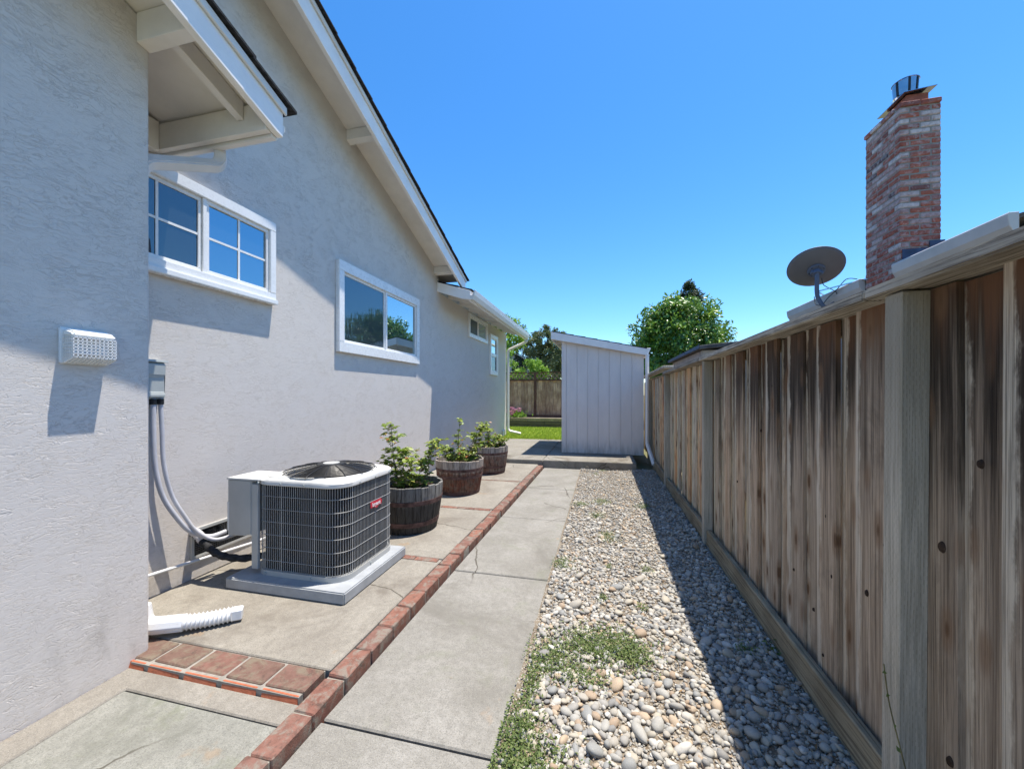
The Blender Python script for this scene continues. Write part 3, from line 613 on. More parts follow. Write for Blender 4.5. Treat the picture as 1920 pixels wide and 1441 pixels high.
# windows: frame trim, sashes, panes, muntins
def window(y0, y1, z0, z1, trim, split, label, sill=0., muntin=False, vert=False, glass=('screen', 'glass')):
    w = part('window', MB().box(HX, HX+.004, y0+trim, y1-trim, z0+trim, z1-trim), M['dark'], house, label=label)
    m = MB(); d = .05; a = HX+.001
    m.box(a, a+d, y0, y1, z1-trim, z1); m.box(a, a+d, y0, y1, z0, z0+trim); m.box(a, a+d, y0, y0+trim*.8, z0+trim, z1-trim); m.box(a, a+d, y1-trim*.8, y1, z0+trim, z1-trim)
    if sill: m.box(a, a+d+.022, y0-.004, y1+.004, z0-.02, z0+.022)
    part('frame', m, M['vinyl'], w, bevel=.005, seg=2)
    Y0, Y1, Z0, Z1 = y0+trim*.8, y1-trim*.8, z0+trim, z1-trim; s_ = .032
    if vert: zm = split; cells = [(Y0, Y1, zm+.016, Z1), (Y0, Y1, Z0, zm-.016)]
    else: ym = split; cells = [(Y0, ym-.016, Z0, Z1), (ym+.016, Y1, Z0, Z1)]
    m = MB()
    if vert: m.box(a+.002, a+.036, Y0, Y1, split-.0155, split+.0155)
    else: m.box(a+.002, a+.036, split-.0155, split+.0155, Z0, Z1)
    part('mullion', m, M['vinyl'], w, bevel=.003)
    for i, (p0, p1, q0, q1) in enumerate(cells):
        m = MB(); dd = .020 if i == 0 and not vert else .028
        m.box(a+.003, a+dd, p0, p1, q1-s_, q1); m.box(a+.003, a+dd, p0, p1, q0, q0+s_); m.box(a+.003, a+dd, p0, p0+s_*.8, q0+s_, q1-s_); m.box(a+.003, a+dd, p1-s_*.8, p1, q0+s_, q1-s_)
        part('sash', m, M['vinyl'], w, bevel=.003)
        m = MB().box(a+.004, a+.010, p0+s_*.8, p1-s_*.8, q0+s_, q1-s_); part('pane', m, M[glass[i]], w)
        if muntin:
            m = MB(); yc = (p0+p1)/2; zc = (q0+q1)/2; m.box(a+.0102, a+.016, yc-.009, yc+.009, q0+s_, q1-s_); m.box(a+.0102, a+.0155, p0+s_*.8, yc-.009, zc-.009, zc+.009); m.box(a+.0102, a+.0155, yc+.009, p1-s_*.8, zc-.009, zc+.009)
            part('muntin', m, M['vinyl'], w)
window(1.70, 3.07, 2.37, 3.13, .085, 2.40, 'window with white grid bars nearest the house corner', .02, True, glass=('screen', 'glass_b'))
window(3.975, 6.04, 2.005, 3.11, .125, 5.02, 'large plain two pane sliding window below the rake')
window(8.58, 10.05, 2.855, 3.415, .075, 9.30, 'small high slider window under the gutter')
window(10.33, 11.11, 2.04, 3.19, .10, 2.62, 'narrow upright window near the far corner', vert=True, glass=('glass', 'screen'))
# crawlspace vent with wire mesh behind the air conditioner
m = MB(); m.box(HX, HX+.012, 2.33, 2.95, .24, .43); cv = part('crawlspace_vent', m, M['dark'], house)
m = MB(); m.box(HX, HX+.022, 2.31, 2.97, .43, .452); m.box(HX, HX+.022, 2.31, 2.97, .222, .24); m.box(HX, HX+.022, 2.31, 2.33, .24, .43); m.box(HX, HX+.022, 2.95, 2.97, .24, .43); part('frame', m, M['acgrey'], cv)
m = MB()
for k in range(40):
    y = 2.33+.0155*k; m.bar((HX+.016, y, .24), (HX+.016, y, .43), .0025, .0025)
for k in range(12): m.bar((HX+.018, 2.33, .245+.0155*k), (HX+.018, 2.95, .245+.0155*k), .0025, .0025)
tag(part('wire_mesh', m, M['metal'], cv), kind='stuff')
m = MB(); m.box(HX+.001, HX+.042, 11.72, 12.0, .16, .34); part('vent_cover', m, M['stucco'], house, bevel=.01)

# ------------------------------------------------------------------ things on the house walls
vh = thing('vent_hood', 'white louvred vent hood with a square grid on grey stucco', 'vent hood', (NX, 1.35, 1.73))
y0, y1, z0, z1 = 1.258, 1.447, 1.642, 1.815
m = MB(); m.box(NX+.001, NX+.012, y0, y1, z0, z1); part('back_plate', m, M['vinyl'], vh, bevel=.006, seg=2)
m = MB(); m.prism([(NX+.012, y0+.012, z1-.004), (NX+.075, y0+.012, z1-.022), (NX+.082, y0+.012, z1-.045), (NX+.012, y0+.012, z1-.045)], (0, y1-y0-.024, 0)); part('hood', m, M['vinyl'], vh, bevel=.008, seg=3)
m = MB(); xf = NX+.080; ny, nz = 10, 6
for i in range(ny+1):
    y = y0+.014+(y1-y0-.028)*i/ny; m.bar((xf, y, z1-.046), (xf, y, z0+.030), .0042, .004, (1, 0, 0)); m.bar((xf, y, z0+.030), (NX+.020, y, z0+.006), .0042, .004, (0, 1, 0))
for j in range(nz+1):
    z = z1-.05-(z1-z0-.082)*j/nz; m.bar((xf, y0+.012, z), (xf, y1-.012, z), .004, .0042)
    for y in (y0+.0135, y1-.0135): m.bar((NX+.014, y, z), (xf, y, z), .004, .0042)
for j in range(1, 5):
    x = NX+.014+.066*j/5
    for y in (y0+.0135, y1-.0135): m.bar((x, y, z1-.046), (x, y, z0+.010+.02*j/5), .004, .004, (1, 0, 0))
    m.bar((x, y0+.013, z0+.008+.022*j/5), (x, y1-.013, z0+.008+.022*j/5), .004, .004)
part('grid', m, M['vinyl'], vh)
m = MB(); m.prism([(NX+.013, y0+.02, z1-.075), (NX+.05, y0+.02, z0+.05), (NX+.048, y0+.02, z0+.048), (NX+.013, y0+.02, z1-.079)], (0, y1-y0-.04, 0)); part('flap', m, M['vinyl'], vh)

db = thing('disconnect_box', 'small grey electrical box with conduits beside the house corner', 'electrical box', (-3.05, 2.0, 1.6))
bx0 = HX+.001
m = MB(); m.box(bx0, bx0+.06, 1.90, 2.098, 1.463, 1.735); part('case', m, M['boxgrey'], db, bevel=.006, seg=2)
m = MB(); m.prism([(bx0, 1.893, 1.737), (bx0+.082, 1.893, 1.737), (bx0+.085, 1.893, 1.722), (bx0+.0605, 1.893, 1.722), (bx0+.0605, 1.893, 1.7355), (bx0, 1.893, 1.7355)], (0, .21, 0)); part('lid_lip', m, M['boxgrey'], db)
m = MB(); m.prism([(bx0+.0605, 1.903, 1.715), (bx0+.080, 1.903, 1.708), (bx0+.078, 1.903, 1.63), (bx0+.068, 1.903, 1.62), (bx0+.068, 1.903, 1.51), (bx0+.076, 1.903, 1.50), (bx0+.076, 1.903, 1.475), (bx0+.0605, 1.903, 1.475)], (0, .188, 0)); part('cover', m, M['boxgrey'], db, bevel=.005, seg=2)
def smoothpath(P, n=6):
    P = [Vector(q) for q in P]; out = []
    for i in range(len(P)-1):
        a, b, c, d = P[max(0, i-1)], P[i], P[i+1], P[min(len(P)-1, i+2)]
        for k in range(n):
            t = k/n; out.append(.5*((2*b)+(c-a)*t+(2*a-5*b+4*c-d)*t*t+(3*b-a-3*c+d)*t**3))
    return out+[P[-1]]
for dy, pts in ((0, [(-3.05, 2.03, 1.47), (-3.045, 2.028, 1.25), (-3.04, 2.035, 1.0), (-3.03, 2.075, .78), (-3.01, 2.155, .60), (-2.99, 2.24, .47), (-2.97, 2.36, .395), (-2.94, 2.47, .40)]),
                (1, [(-3.05, 2.075, 1.47), (-3.045, 2.082, 1.25), (-3.04, 2.09, 1.0), (-3.03, 2.135, .77), (-3.0, 2.20, .60), (-2.97, 2.27, .46), (-2.94, 2.38, .365), (-2.88, 2.50, .37)])):
    m = MB(); m.tube(smoothpath(pts), .0165 if dy == 0 else .014, 10); c = part('conduit', m, M['conduit'], db, smooth=True)
    m = MB(); q = pts[0]; m.tube([(q[0], q[1], 1.465), (q[0], q[1], 1.425)], .021, 10); part('fitting', m, M['black'], c)
ins = thing('refrigerant_line', 'black foam wrapped refrigerant line running from wall to air conditioner', 'pipe', (-2.9, 2.4, .35))
pp = smoothpath([(-3.09, 2.33, .42), (-3.03, 2.325, .40), (-2.94, 2.32, .335), (-2.82, 2.33, .275), (-2.68, 2.38, .245), (-2.55, 2.46, .25)])
m = MB(); m.tube(pp, [.026+.004*math.sin(i*2.1) for i in range(len(pp))], 10); part('insulation', m, M['insul'], ins, smooth=True)
m = MB(); m.tube(smoothpath([(-3.095, 2.335, .43), (-3.045, 2.33, .415), (-2.99, 2.327, .375)]), .034, 12); part('wrap', m, M['conduit'], ins, smooth=True)
pipe = tag(part('drain_line', MB().tube([(-3.05, 1.6, .285), (-3.05, 2.85, .165), (-3.05, 5.3, .12)], .0115, 10), M['pvc'], smooth=True), 'thin white drain pipe running low along the wall', 'pipe')
fx = thing('drain_extension', 'white corrugated downspout extension lying on the concrete', 'drain pipe', (-2.45, 1.85, .1))
a, b = Vector((-2.56, 1.715, .165)), Vector((-2.225, 1.985, .112)); d = b-a
m = MB(); m.tube(arc([(-2.63, 1.685, .26), (-2.61, 1.69, .14), (-2.44, 1.795, .128)], 4, .06), .050, 8, sq=True); part('elbow', m, M['pvc'], fx, bevel=.004)
p0 = Vector((-2.452, 1.785, .130)); p1 = Vector((-2.265, 1.945, .118)); K = 34; m = MB()
m.tube([p0+(p1-p0)*k/K+Vector((0, 0, -.006*math.sin(math.pi*k/K))) for k in range(K+1)], [.038+(.010 if k % 3 == 1 else 0) for k in range(K+1)], 14); part('corrugated_hose', m, M['pvc'], fx, smooth=True)
m = MB(); m.tube([p1-(p1-p0)*.02, p1+(p1-p0).normalized()*.055], .046, 4, sq=True); part('outlet', m, M['pvc'], fx, bevel=.006)
m = MB()
for k in range(5):
    q = p0+(p1-p0)*(-.05-.0*k)+Vector((0, 0, .016-.011*k)); m.bar(q+Vector((.028, -.026, 0)), q+Vector((-.052, -.066, .004)), .005, .005)
part('rib', m, M['spout'], fx)
m = MB(); m.lathe([(.40, -.0), (.40, .26), (.415, .265), (.415, 0)], (HX+.005, 5.5, .066), 24, a0=-math.pi/2, a1=math.pi/2)
tag(part('window_well', m, M['pvc'], smooth=True), 'white curved crawlspace well against the wall behind the barrels', 'well')

# ------------------------------------------------------------------ air conditioner
pad = tag(part('equipment_pad', MB().box(-2.705, -1.70, 2.265, 3.10, .069, .149), M['pad'], bevel=.008, seg=2), 'blue grey plastic pad under the air conditioner', 'pad')
ac = thing('air_conditioner', 'large air conditioning unit with black grille and pale top', 'air conditioner', (-2.17, 2.72, .15))
def rrect(x0, x1, y0, y1, r, n=8, z=0):
    out = []
    for cx, cy, a in ((x1-r, y1-r, 0), (x0+r, y1-r, 90), (x0+r, y0+r, 180), (x1-r, y0+r, 270)):
        for k in range(n+1): t = math.radians(a+90*k/n); out.append((cx+r*math.cos(t), cy+r*math.sin(t), z))
    return out
AX0, AX1, AY0, AY1 = -2.565, -1.79, 2.365, 3.085
def ring_stack(m, loops, cap=True):
    n = len(loops[0]); vs = [q for L in loops for q in L]; fs = []
    for i in range(len(loops)-1):
        for k in range(n): fs.append((i*n+k, i*n+(k+1) % n, (i+1)*n+(k+1) % n, (i+1)*n+k))
    if cap: fs += [tuple(range(n))[::-1], tuple(range((len(loops)-1)*n, len(loops)*n))]
    return m.add(vs, fs)
m = MB(); ring_stack(m, [rrect(AX0-.004, AX1+.004, AY0-.004, AY1+.004, .14, z=.150), rrect(AX0-.004, AX1+.004, AY0-.004, AY1+.004, .14, z=.188)]); part('base_pan', m, M['acgrey'], ac, smooth=True)
m = MB(); ring_stack(m, [rrect(AX0+.022, AX1-.022, AY0+.022, AY1-.022, .12, z=.189), rrect(AX0+.022, AX1-.022, AY0+.022, AY1-.022, .12, z=.815)]); part('coil', m, M['coil'], ac, smooth=True)
# wire grille
m = MB(); L = rrect(AX0, AX1, AY0, AY1, .14, 10); P = [Vector(q) for q in L]+[Vector(L[0])]
acc = [0]
for i in range(len(P)-1): acc.append(acc[-1]+(P[i+1]-P[i]).length)
def at(s):
    for i in range(len(P)-1):
        if acc[i+1] >= s: t = (s-acc[i])/max(1e-9, acc[i+1]-acc[i]); return P[i].lerp(P[i+1], t)
    return P[-1]
nw = int(acc[-1]/.0178)
for k in range(nw):
    q = at(acc[-1]*k/nw)
    if q.x < -2.50: continue
    w = .0028 if k % 16 else .007; m.bar((q.x, q.y, .186), (q.x, q.y, .822), w, .0032, (1, 0, 0) if abs(q.x-AX1) < .02 else (0, 1, 0))
for j in range(6):
    z = .265+.095*j
    if j == 0: pass
    loop = [Vector((q.x+(.003 if q.x > -2.2 else 0), q.y-(.003 if q.y < 2.7 else 0), z)) for q in P]
    m.tube(loop, .0019, 4, caps=False)
tag(part('wire_grille', m, M['wire'], ac), kind='stuff')
m = MB()
m.box(AX0-.006, AX0+.052, AY0-.006, AY0+.02, .188, .822); part('corner_post', m, M['acgrey'], ac, bevel=.004)
m = MB(); m.prism([(-2.785, 2.353, .85), (-2.565, 2.353, .85), (-2.565, 2.353, .44), (-2.60, 2.353, .44), (-2.615, 2.353, .43), (-2.785, 2.353, .42)], (0, .26, 0)); sp = part('service_box', m, M['acgrey'], ac, bevel=.006, seg=2)
m = MB(); m.box(-2.786, -2.77, 2.3515, 2.3525, .46, .68); part('data_sticker', m, M['sticker'], sp)
# top cover with opening
m = MB(); n4 = 72; cx, cy, R = -2.165, 2.725, .315
def ray_rr(a, x0, x1, y0, y1, r):
    L = rrect(x0, x1, y0, y1, r, 10); best = None; dx, dy = math.cos(a), math.sin(a)
    for i in range(len(L)):
        (ax, ay, _), (bx_, by_, _) = L[i], L[(i+1) % len(L)]; ex, ey = bx_-ax, by_-ay; den = dx*ey-dy*ex
        if abs(den) < 1e-12: continue
        t = ((ax-cx)*ey-(ay-cy)*ex)/den; u = ((ax-cx)*dy-(ay-cy)*dx)/den
        if t > 0 and -1e-6 <= u <= 1+1e-6: best = t if best is None else min(best, t)
    return best
def loop_rr(ins, z, r): return [(cx+math.cos(a)*q, cy+math.sin(a)*q, z) for a in (2*math.pi*k/n4 for k in range(n4)) for q in [ray_rr(a, AX0-.012+ins, AX1+.012-ins, AY0-.012+ins, AY1+.012-ins, r)]]
def circ(R, z): return [(cx+math.cos(2*math.pi*k/n4)*R, cy+math.sin(2*math.pi*k/n4)*R, z) for k in range(n4)]
ring_stack(m, [loop_rr(.004, .822, .15), loop_rr(0, .826, .15), loop_rr(0, .852, .15), loop_rr(.008, .862, .15), loop_rr(.045, .866, .12), loop_rr(.050, .874, .115), loop_rr(.06, .877, .105), circ(R+.02, .879), circ(R, .872), circ(R-.005, .80)], cap=False); part('top_cover', m, M['acwhite'], ac, smooth=True)
m = MB(); m.box(-2.789, -2.50, 2.349, 2.63, .8505, .862); part('box_lid', m, M['acwhite'], ac)
# fan guard: rings and radial wires, motor plate, fan blades
m = MB(); gz = lambda r: .885+.045*math.cos(min(1, r/.345)*math.pi/2)**.8
for i in range(22):
    r = .115+.0105*i; m.tube([(cx+r*math.cos(a), cy+r*math.sin(a), gz(r)) for a in (2*math.pi*k/48 for k in range(49))], .0022, 4, caps=False)
for k in range(16):
    a = 2*math.pi*(k+.4)/16; m.tube([(cx+r*math.cos(a), cy+r*math.sin(a), gz(r)+.004-(.012 if r > .35 else 0)) for r in (.10, .16, .22, .28, .33, .355)], .0032, 5)
tag(part('fan_guard', m, M['black'], ac), kind='stuff')
m = MB(); m.lathe([(0, .012), (.105, .010), (.112, .0), (.105, -.006), (.06, -.02), (.06, -.13), (0, -.13)], (cx, cy, .925), 28); part('motor', m, M['black'], ac, smooth=True)
m = MB(); m.lathe([(0, .0145), (.062, .013), (.064, .010)], (cx, cy, .9255), 24); part('motor_cap', m, M['acgrey'], ac, smooth=True)
m = MB()
for k in range(3):
    a0 = 2*math.pi*k/3+.5; vs = []; fs = []
    for i in range(6):
        r = .06+.235*i/5
        for j in range(5):
            a = a0+(j/4-.5)*1.45*(.75+.25*i/5); vs.append((cx+r*math.cos(a), cy+r*math.sin(a), .80-.035*(j/4-.5)*2))
    for i in range(5):
        for j in range(4): fs.append((i*5+j, i*5+j+1, i*5+j+6, i*5+j+5))
    k0 = len(m.v); m.add(vs, fs)
part('fan_blades', m, M['acgrey'], ac, smooth='all')
m = MB(); ring_stack(m, [circ(R-.004, .79), circ(R-.004, .70), circ(.001, .70)], cap=False); part('fan_shroud', m, M['black'], ac)
for (sx, sy, sz, ax) in ((-2.50, 2.3515, .838, 1), (-2.30, 2.3515, .838, 1), (-2.10, 2.3515, .838, 1), (-1.776, 2.55, .838, 0), (-1.776, 2.75, .838, 0), (-1.776, 2.95, .838, 0), (-2.44, 2.359, .17, 1), (-2.05, 2.359, .17, 1), (-1.784, 2.70, .17, 0)):
    m = MB(); q = Vector((sx, sy, sz)); d = Vector((0, -.005, 0)) if ax else Vector((.005, 0, 0)); m.tube([q-d, q+d], .0065, 8); part('screw', m, M['boxgrey'], ac)
# maker's badge
bp = [(-1.778, 2.69, .622), (-1.778, 2.70, .600), (-1.778, 2.69, .577), (-1.778, 2.755, .577), (-1.778, 2.775, .566), (-1.778, 2.792, .577), (-1.778, 2.823, .577), (-1.778, 2.823, .632), (-1.778, 2.70, .632)]
bp = [(-1.784, 2.690, .585), (-1.784, 2.745, .585), (-1.784, 2.772, .570), (-1.784, 2.792, .585), (-1.784, 2.835, .600), (-1.784, 2.835, .648), (-1.784, 2.690, .648)]
bp = [(-1.7835, y, z) for y, z in ((2.690, .640), (2.690, .596), (2.740, .596), (2.772, .580), (2.800, .596), (2.835, .596), (2.848, .618), (2.835, .640))]
bd = part('badge', MB().prism(bp, (.005, 0, 0)), M['red'], ac)
cu = bpy.data.curves.new('lettering', 'FONT'); cu.body = 'bryant'; cu.size = .043; cu.align_x = 'CENTER'; cu.align_y = 'CENTER'; cu.extrude = .0006; cu.offset = .0009
tmp = bpy.data.objects.new('tmp_text', cu); COL.objects.link(tmp)
dg = bpy.context.evaluated_depsgraph_get(); me = bpy.data.meshes.new_from_object(tmp.evaluated_get(dg)); bpy.data.objects.remove(tmp)
me.materials.clear(); me.materials.append(M['ltr'])
me.transform(Matrix(((0, 0, 1, -1.7777), (1, 0, 0, 2.767), (0, 1, 0, .6165), (0, 0, 0, 1)))); link('lettering', me, bd)

# ------------------------------------------------------------------ barrels and roses
BH, RT, RB = .485, .352, .288
NS = 26
def stave_mesh(h):
    m = MB(); vs = []; ang = 2*math.pi/NS*.485; ks = 5
    for k in range(ks+1):
        t = k/ks; r = RB+(RT-RB)*(1-(1-t)**1.6)
        for rr in (r, r-.024):
            for s in (-1, 1): vs.append((rr*math.cos(s*ang), rr*math.sin(s*ang), h*t))
    fs = []
    for k in range(ks):
        a = 4*k; b = a+4; fs += [(a, a+1, b+1, b), (a+3, a+2, b+2, b+3), (a+1, a+3, b+3, b+1), (a+2, a, b, b+2)]
    fs += [(0, 2, 3, 1), (4*ks, 4*ks+1, 4*ks+3, 4*ks+2)]; m.add(vs, fs); return m
def m_stave(name, up, lo, dk, rust):
    n = N(name, .85, .15); o = n.obj(); z = n.sep(o)[2]
    g_ = n.noise(n.rv(n.v(o, (45, 45, 2.2))), 1.3, 8, .66, .5)
    c = n.mix(n.map(n.m('ADD', z, n.m('MULTIPLY', g_, .12)), .34, .42), lo, up); c = n.mix(n.map(n.rnd(), 0, 1, 0, .4), c, dk)
    if rust: c = n.mix(n.m('MULTIPLY', n.map(n.noise(n.rv(n.v(o, (3, 3, 5)), 7), 2.2, 4), .42, .6), n.m('MULTIPLY', n.map(z, .36, .30), rust)), c, (.17, .062, .038))
    n.color(n.mix(n.map(g_, .54, .36, 0, .8), c, (.03, .024, .02))).bump(g_, .004, .9); return n.mat
SM = [m_stave('stave_wood_dark', (.260, .251, .230), (.072, .066, .057), (.065, .059, .054), 0), m_stave('stave_wood_rusty', (.442, .389, .338), (.182, .112, .081), (.143, .106, .081), .9), m_stave('stave_wood_grey', (.390, .350, .311), (.247, .185, .149), (.130, .106, .081), .55)]
def rose(label, c, stems, seed, nleaf):
    rng = random.Random(seed); t = thing('rose_bush', label, 'plant', c, 'rose bushes growing in the half barrels')
    m = MB(); tips = []
    for (dx, dy, h, lean, hd) in stems:
        b = Vector((c[0]+dx, c[1]+dy, c[2]-.03)); e = b+Vector((lean[0], lean[1], h*1.13)); mid = b.lerp(e, .5)+Vector((rng.uniform(-.03, .03), rng.uniform(-.03, .03), 0))
        pts = smoothpath([b, mid, e], 5); m.tube(pts, [.0065-.0042*i/(len(pts)-1) for i in range(len(pts))], 6)
        for k in range(int(hd*2.2)+3):
            f = rng.uniform(.22, 1.); q = pts[int(f*(len(pts)-1))]; a = rng.uniform(0, 6.28); l = rng.uniform(.05, .13)*(1.25-f*.4)
            e2 = q+Vector((math.cos(a)*l, math.sin(a)*l, l*rng.uniform(.1, .7))); m.tube([q, q.lerp(e2, .5)+Vector((0, 0, .008)), e2], [.003, .0024, .0016], 5); tips.append((q, e2, hd))
        tips += [(pts[-3], pts[-1], hd)]*3
    part('stems', m, M['stem'], t, smooth=True)
    Cs, Ds, Ts, Ls = [], [], [], []
    per = max(3, int(nleaf*2.3/len(tips)))
    for q, e, hd in tips:
        for k in range(rng.randint(max(1, per-2), per+2)):
            f = rng.uniform(.35, 1.05); p_ = q.lerp(e, f); a = rng.uniform(0, 6.28); Cs.append(p_); Ds.append((math.cos(a), math.sin(a), rng.uniform(-.5, .5))); Ts.append(min(1, max(0, rng.gauss(.55, .2))) if rng.random() > .05 else 1.); Ls.append(rng.uniform(.036, .074))
    n = len(Cs); Nn = RNG.normal(0, .45, (n, 3)); Nn[:, 2] = 1
    V, F, T = leaves(np.array([tuple(q) for q in Cs]), np.array(Ds), Nn, np.array(Ls), np.array(Ts), .66, .3)
    tag(link('foliage', npmesh('foliage', V, F, M['lf_rose'], T), t), kind='stuff')
BAR = [((-2.035, 3.80), 'dark weathered half barrel planter beside the air conditioner', 0, 'first'), ((-2.05, 5.33), 'rusty brown half barrel planter in the middle of three', 1, 'mid'), ((-2.04, 6.80), 'greyish half barrel planter farthest along the wall by the step', 2, 'far')]
stm = [stave_mesh(h) for h in (.485, .478, .490)]
for (c, lab, mi, _) in BAR:
    t = thing('half_barrel', lab, 'planter', (c[0], c[1], .068), 'half barrel planters along the wall')
    mes = [q.mesh('stave', SM[mi], False, .003) for q in stm]
    for k in range(NS):
        link('stave', random.choice(mes), t, (c[0], c[1], .068+random.uniform(-.004, .006)), (0, 0, 2*math.pi*k/NS+.1))
    rad = lambda z: RB+(RT-RB)*(1-(1-z/BH)**1.6)
    for (za, zb) in (((.30, .345), (.075, .125)) if mi == 0 else ((.335, .375), (.235, .275), (.0, .045)) if mi == 1 else ((.345, .385), (.105, .14), (.005, .045))):
        m = MB(); m.lathe([(rad(za)-.002, za), (rad(za)+.0035, za), (rad(zb)+.0035, zb), (rad(zb)-.002, zb)], (c[0], c[1], .068), 52); part('hoop', m, M['hoop'], t, smooth=True)
    vs = [(c[0], c[1], .068+.425)]+[(c[0]+rad(.40)*.94*r*math.cos(a), c[1]+rad(.40)*.94*r*math.sin(a), .068+.40+random.uniform(-.012, .02)) for r in (.5, 1) for a in (2*math.pi*k/20 for k in range(20))]
    m = MB().add(vs, [(0, 1+k, 1+(k+1) % 20) for k in range(20)]+[(1+k, 21+k, 21+(k+1) % 20, 1+(k+1) % 20) for k in range(20)]); part('soil', m, M['pot'], t, smooth='all')
zb = .47
rose('tall rose bush with two leafy groups of stems in the dark barrel', (-2.035, 3.80, zb), [(-.12, -.02, .66, (-.10, .0), 9), (-.14, .05, .50, (-.16, .03), 6), (-.08, .03, .40, (-.02, -.04), 7), (.02, -.06, .33, (.02, -.03), 7), (.08, .03, .30, (.03, 0), 7), (.14, .05, .50, (.13, .06), 8), (.10, .09, .42, (.08, .08), 5), (-.02, .08, .36, (-.08, .05), 6), (-.16, -.03, .30, (-.08, -.03), 5)], 3, 520)
rose('sparse rose bush with one tall upright shoot in the rusty barrel', (-2.05, 5.33, zb), [(.0, .0, .62, (.0, .02), 4), (.06, .02, .42, (.16, .05), 8), (.12, .05, .55, (.20, .10), 9), (-.08, -.05, .26, (-.16, -.05), 8), (-.12, .02, .22, (-.06, .0), 6), (.05, -.08, .2, (.03, -.08), 6), (-.04, .05, .32, (-.05, .05), 5), (.14, -.02, .26, (.1, 0), 6)], 4, 460)
rose('short bushy rose in the barrel nearest the step', (-2.04, 6.80, zb), [(-.12, 0, .28, (-.1, 0), 8), (0, 0, .34, (0, 0), 7), (.08, .05, .26, (.1, .03), 8), (.14, 0, .2, (.16, 0), 8), (.05, -.08, .24, (.08, -.05), 7), (-.06, .06, .38, (-.02, .1), 6), (-.16, -.05, .3, (-.14, 0), 6)], 5, 460)

# ------------------------------------------------------------------ board fence on the right
fe = thing('board_fence', 'tall weathered wooden board fence with cap rail along the gravel', 'fence', (1.05, 4, 0))
def board_mesh(w=.158, h=1.80, cup=.006, bend=0.):
    m = MB(); n = 4; prof = []
    for i in range(n+1):
        y = -w/2+w*i/n; prof.append((cup*((2*i/n-1)**2)-.004, y))
    sec = [(-x-.010, y) for x, y in prof]+[(-x+.010, y) for x, y in prof[::-1]]
    vs = []; K = 3
    for k in range(K):
        z = h*(k/(K-1))
        for (x, y) in sec: vs.append((x+bend*.4*math.sin(math.pi*k/(K-1)), y, z))
    L = len(sec); fs = [tuple(range(L))[::-1], tuple(range((K-1)*L, K*L))]
    for k in range(K-1):
        for i in range(L): fs.append((k*L+i, k*L+(i+1) % L, (k+1)*L+(i+1) % L, (k+1)*L+i))
    return m.add(vs, fs).mesh('board', M['fence'])
BMS = [board_mesh(.168+random.uniform(-.004, .004), 1.80, random.uniform(-.002, .005), random.uniform(-.006, .006)) for _ in range(8)]
captop = lambda y: 1.900-.0065*y
y = -.62; i = 0
while y < 10.6:
    lap = .012 if i % 2 else -.0105
    o = link('board', random.choice(BMS), fe, (1.068+lap+random.uniform(-.003, .003), y, .065+random.uniform(-.01, .01)), (0, random.uniform(-.004, .004), random.uniform(-.012, .03)), (1, random.uniform(.97, 1.03), (captop(y)-.045-.065)/1.80))
    y += .1535+random.uniform(-.006, .006); i += 1
pys = [-.83, 1.605, 4.16, 6.62, 9.0]
for y in pys:
    lean = .012 if y == 1.605 else .004; m = MB(); zt = captop(y)-.048
    m.prism([(.970, y-.040, -.05), (1.052, y-.040, -.05), (1.052, y+.040, -.05), (.970, y+.040, -.05)], (-lean*.3, -lean*2.2, zt+.05)); part('post', m, M['post'], fe, bevel=.004)
for a, b in zip(pys, pys[1:]):
    m = MB(); ya, yb = a+.05, b-.05; m.prism([(.982, ya, -.04), (1.02, ya, -.04), (1.036, ya, .165), (.992, ya, .168)], (random.uniform(-.004, .004), yb-ya, random.uniform(-.012, .012))); part('kickboard', m, M['kick'], fe, bevel=.006)
for a, b in ((-.9, 1.70), (1.708, 4.24), (4.246, 6.672)):
    m = MB(); z = captop(a); z2 = captop(b); w0 = .948; m.prism([(w0, a, z-.042), (1.135, a, z-.042), (1.135, a, z), (w0+.003, a, z)], (random.uniform(-.006, .004), b-a, z2-z)); part('cap_rail', m, M['cap'], fe, bevel=.006, seg=2)
m = MB(); m.prism([(.965, 6.68, 1.92), (1.13, 6.68, 1.92), (1.13, 6.68, 1.962), (.965, 6.68, 1.962)], (0, 3.9, -.03)); part('cap_rail', m, M['cap'], fe, bevel=.006)
m = MB(); m.box(1.096, 1.134, -.9, 10.6, 1.77, 1.86); m.box(1.096, 1.134, -.9, 10.6, .25, .34); part('rail', m, M['kick'], fe)
for (ky, kz, ks) in ((1.50, 1.014, 1.5), (1.372, 1.30, 1.1), (1.752, .922, .7), (1.855, .689, 1.2), (2.147, .912, .8), (2.262, .40, .8), (2.174, .226, .7), (2.47, .511, .7), (2.098, .644, .9), (1.472, .36, 1.3), (2.93, 1.25, .9), (3.4, .8, .8), (2.75, 1.55, .8), (1.22, .75, 1.0)):
    m = MB(); a, b = .0085*ks, .013*ks; m.lathe([(0, .0), (.5, .05), (.75, .02), (1.0, -.6)], (0, 0, 0), 12)
    m.v = [(1.0441+random.uniform(0, .0001)-z*.011, ky+x*a, kz+y*b) for x, y, z in m.v]
    part('knot', m, M['knot'], fe, smooth='all')
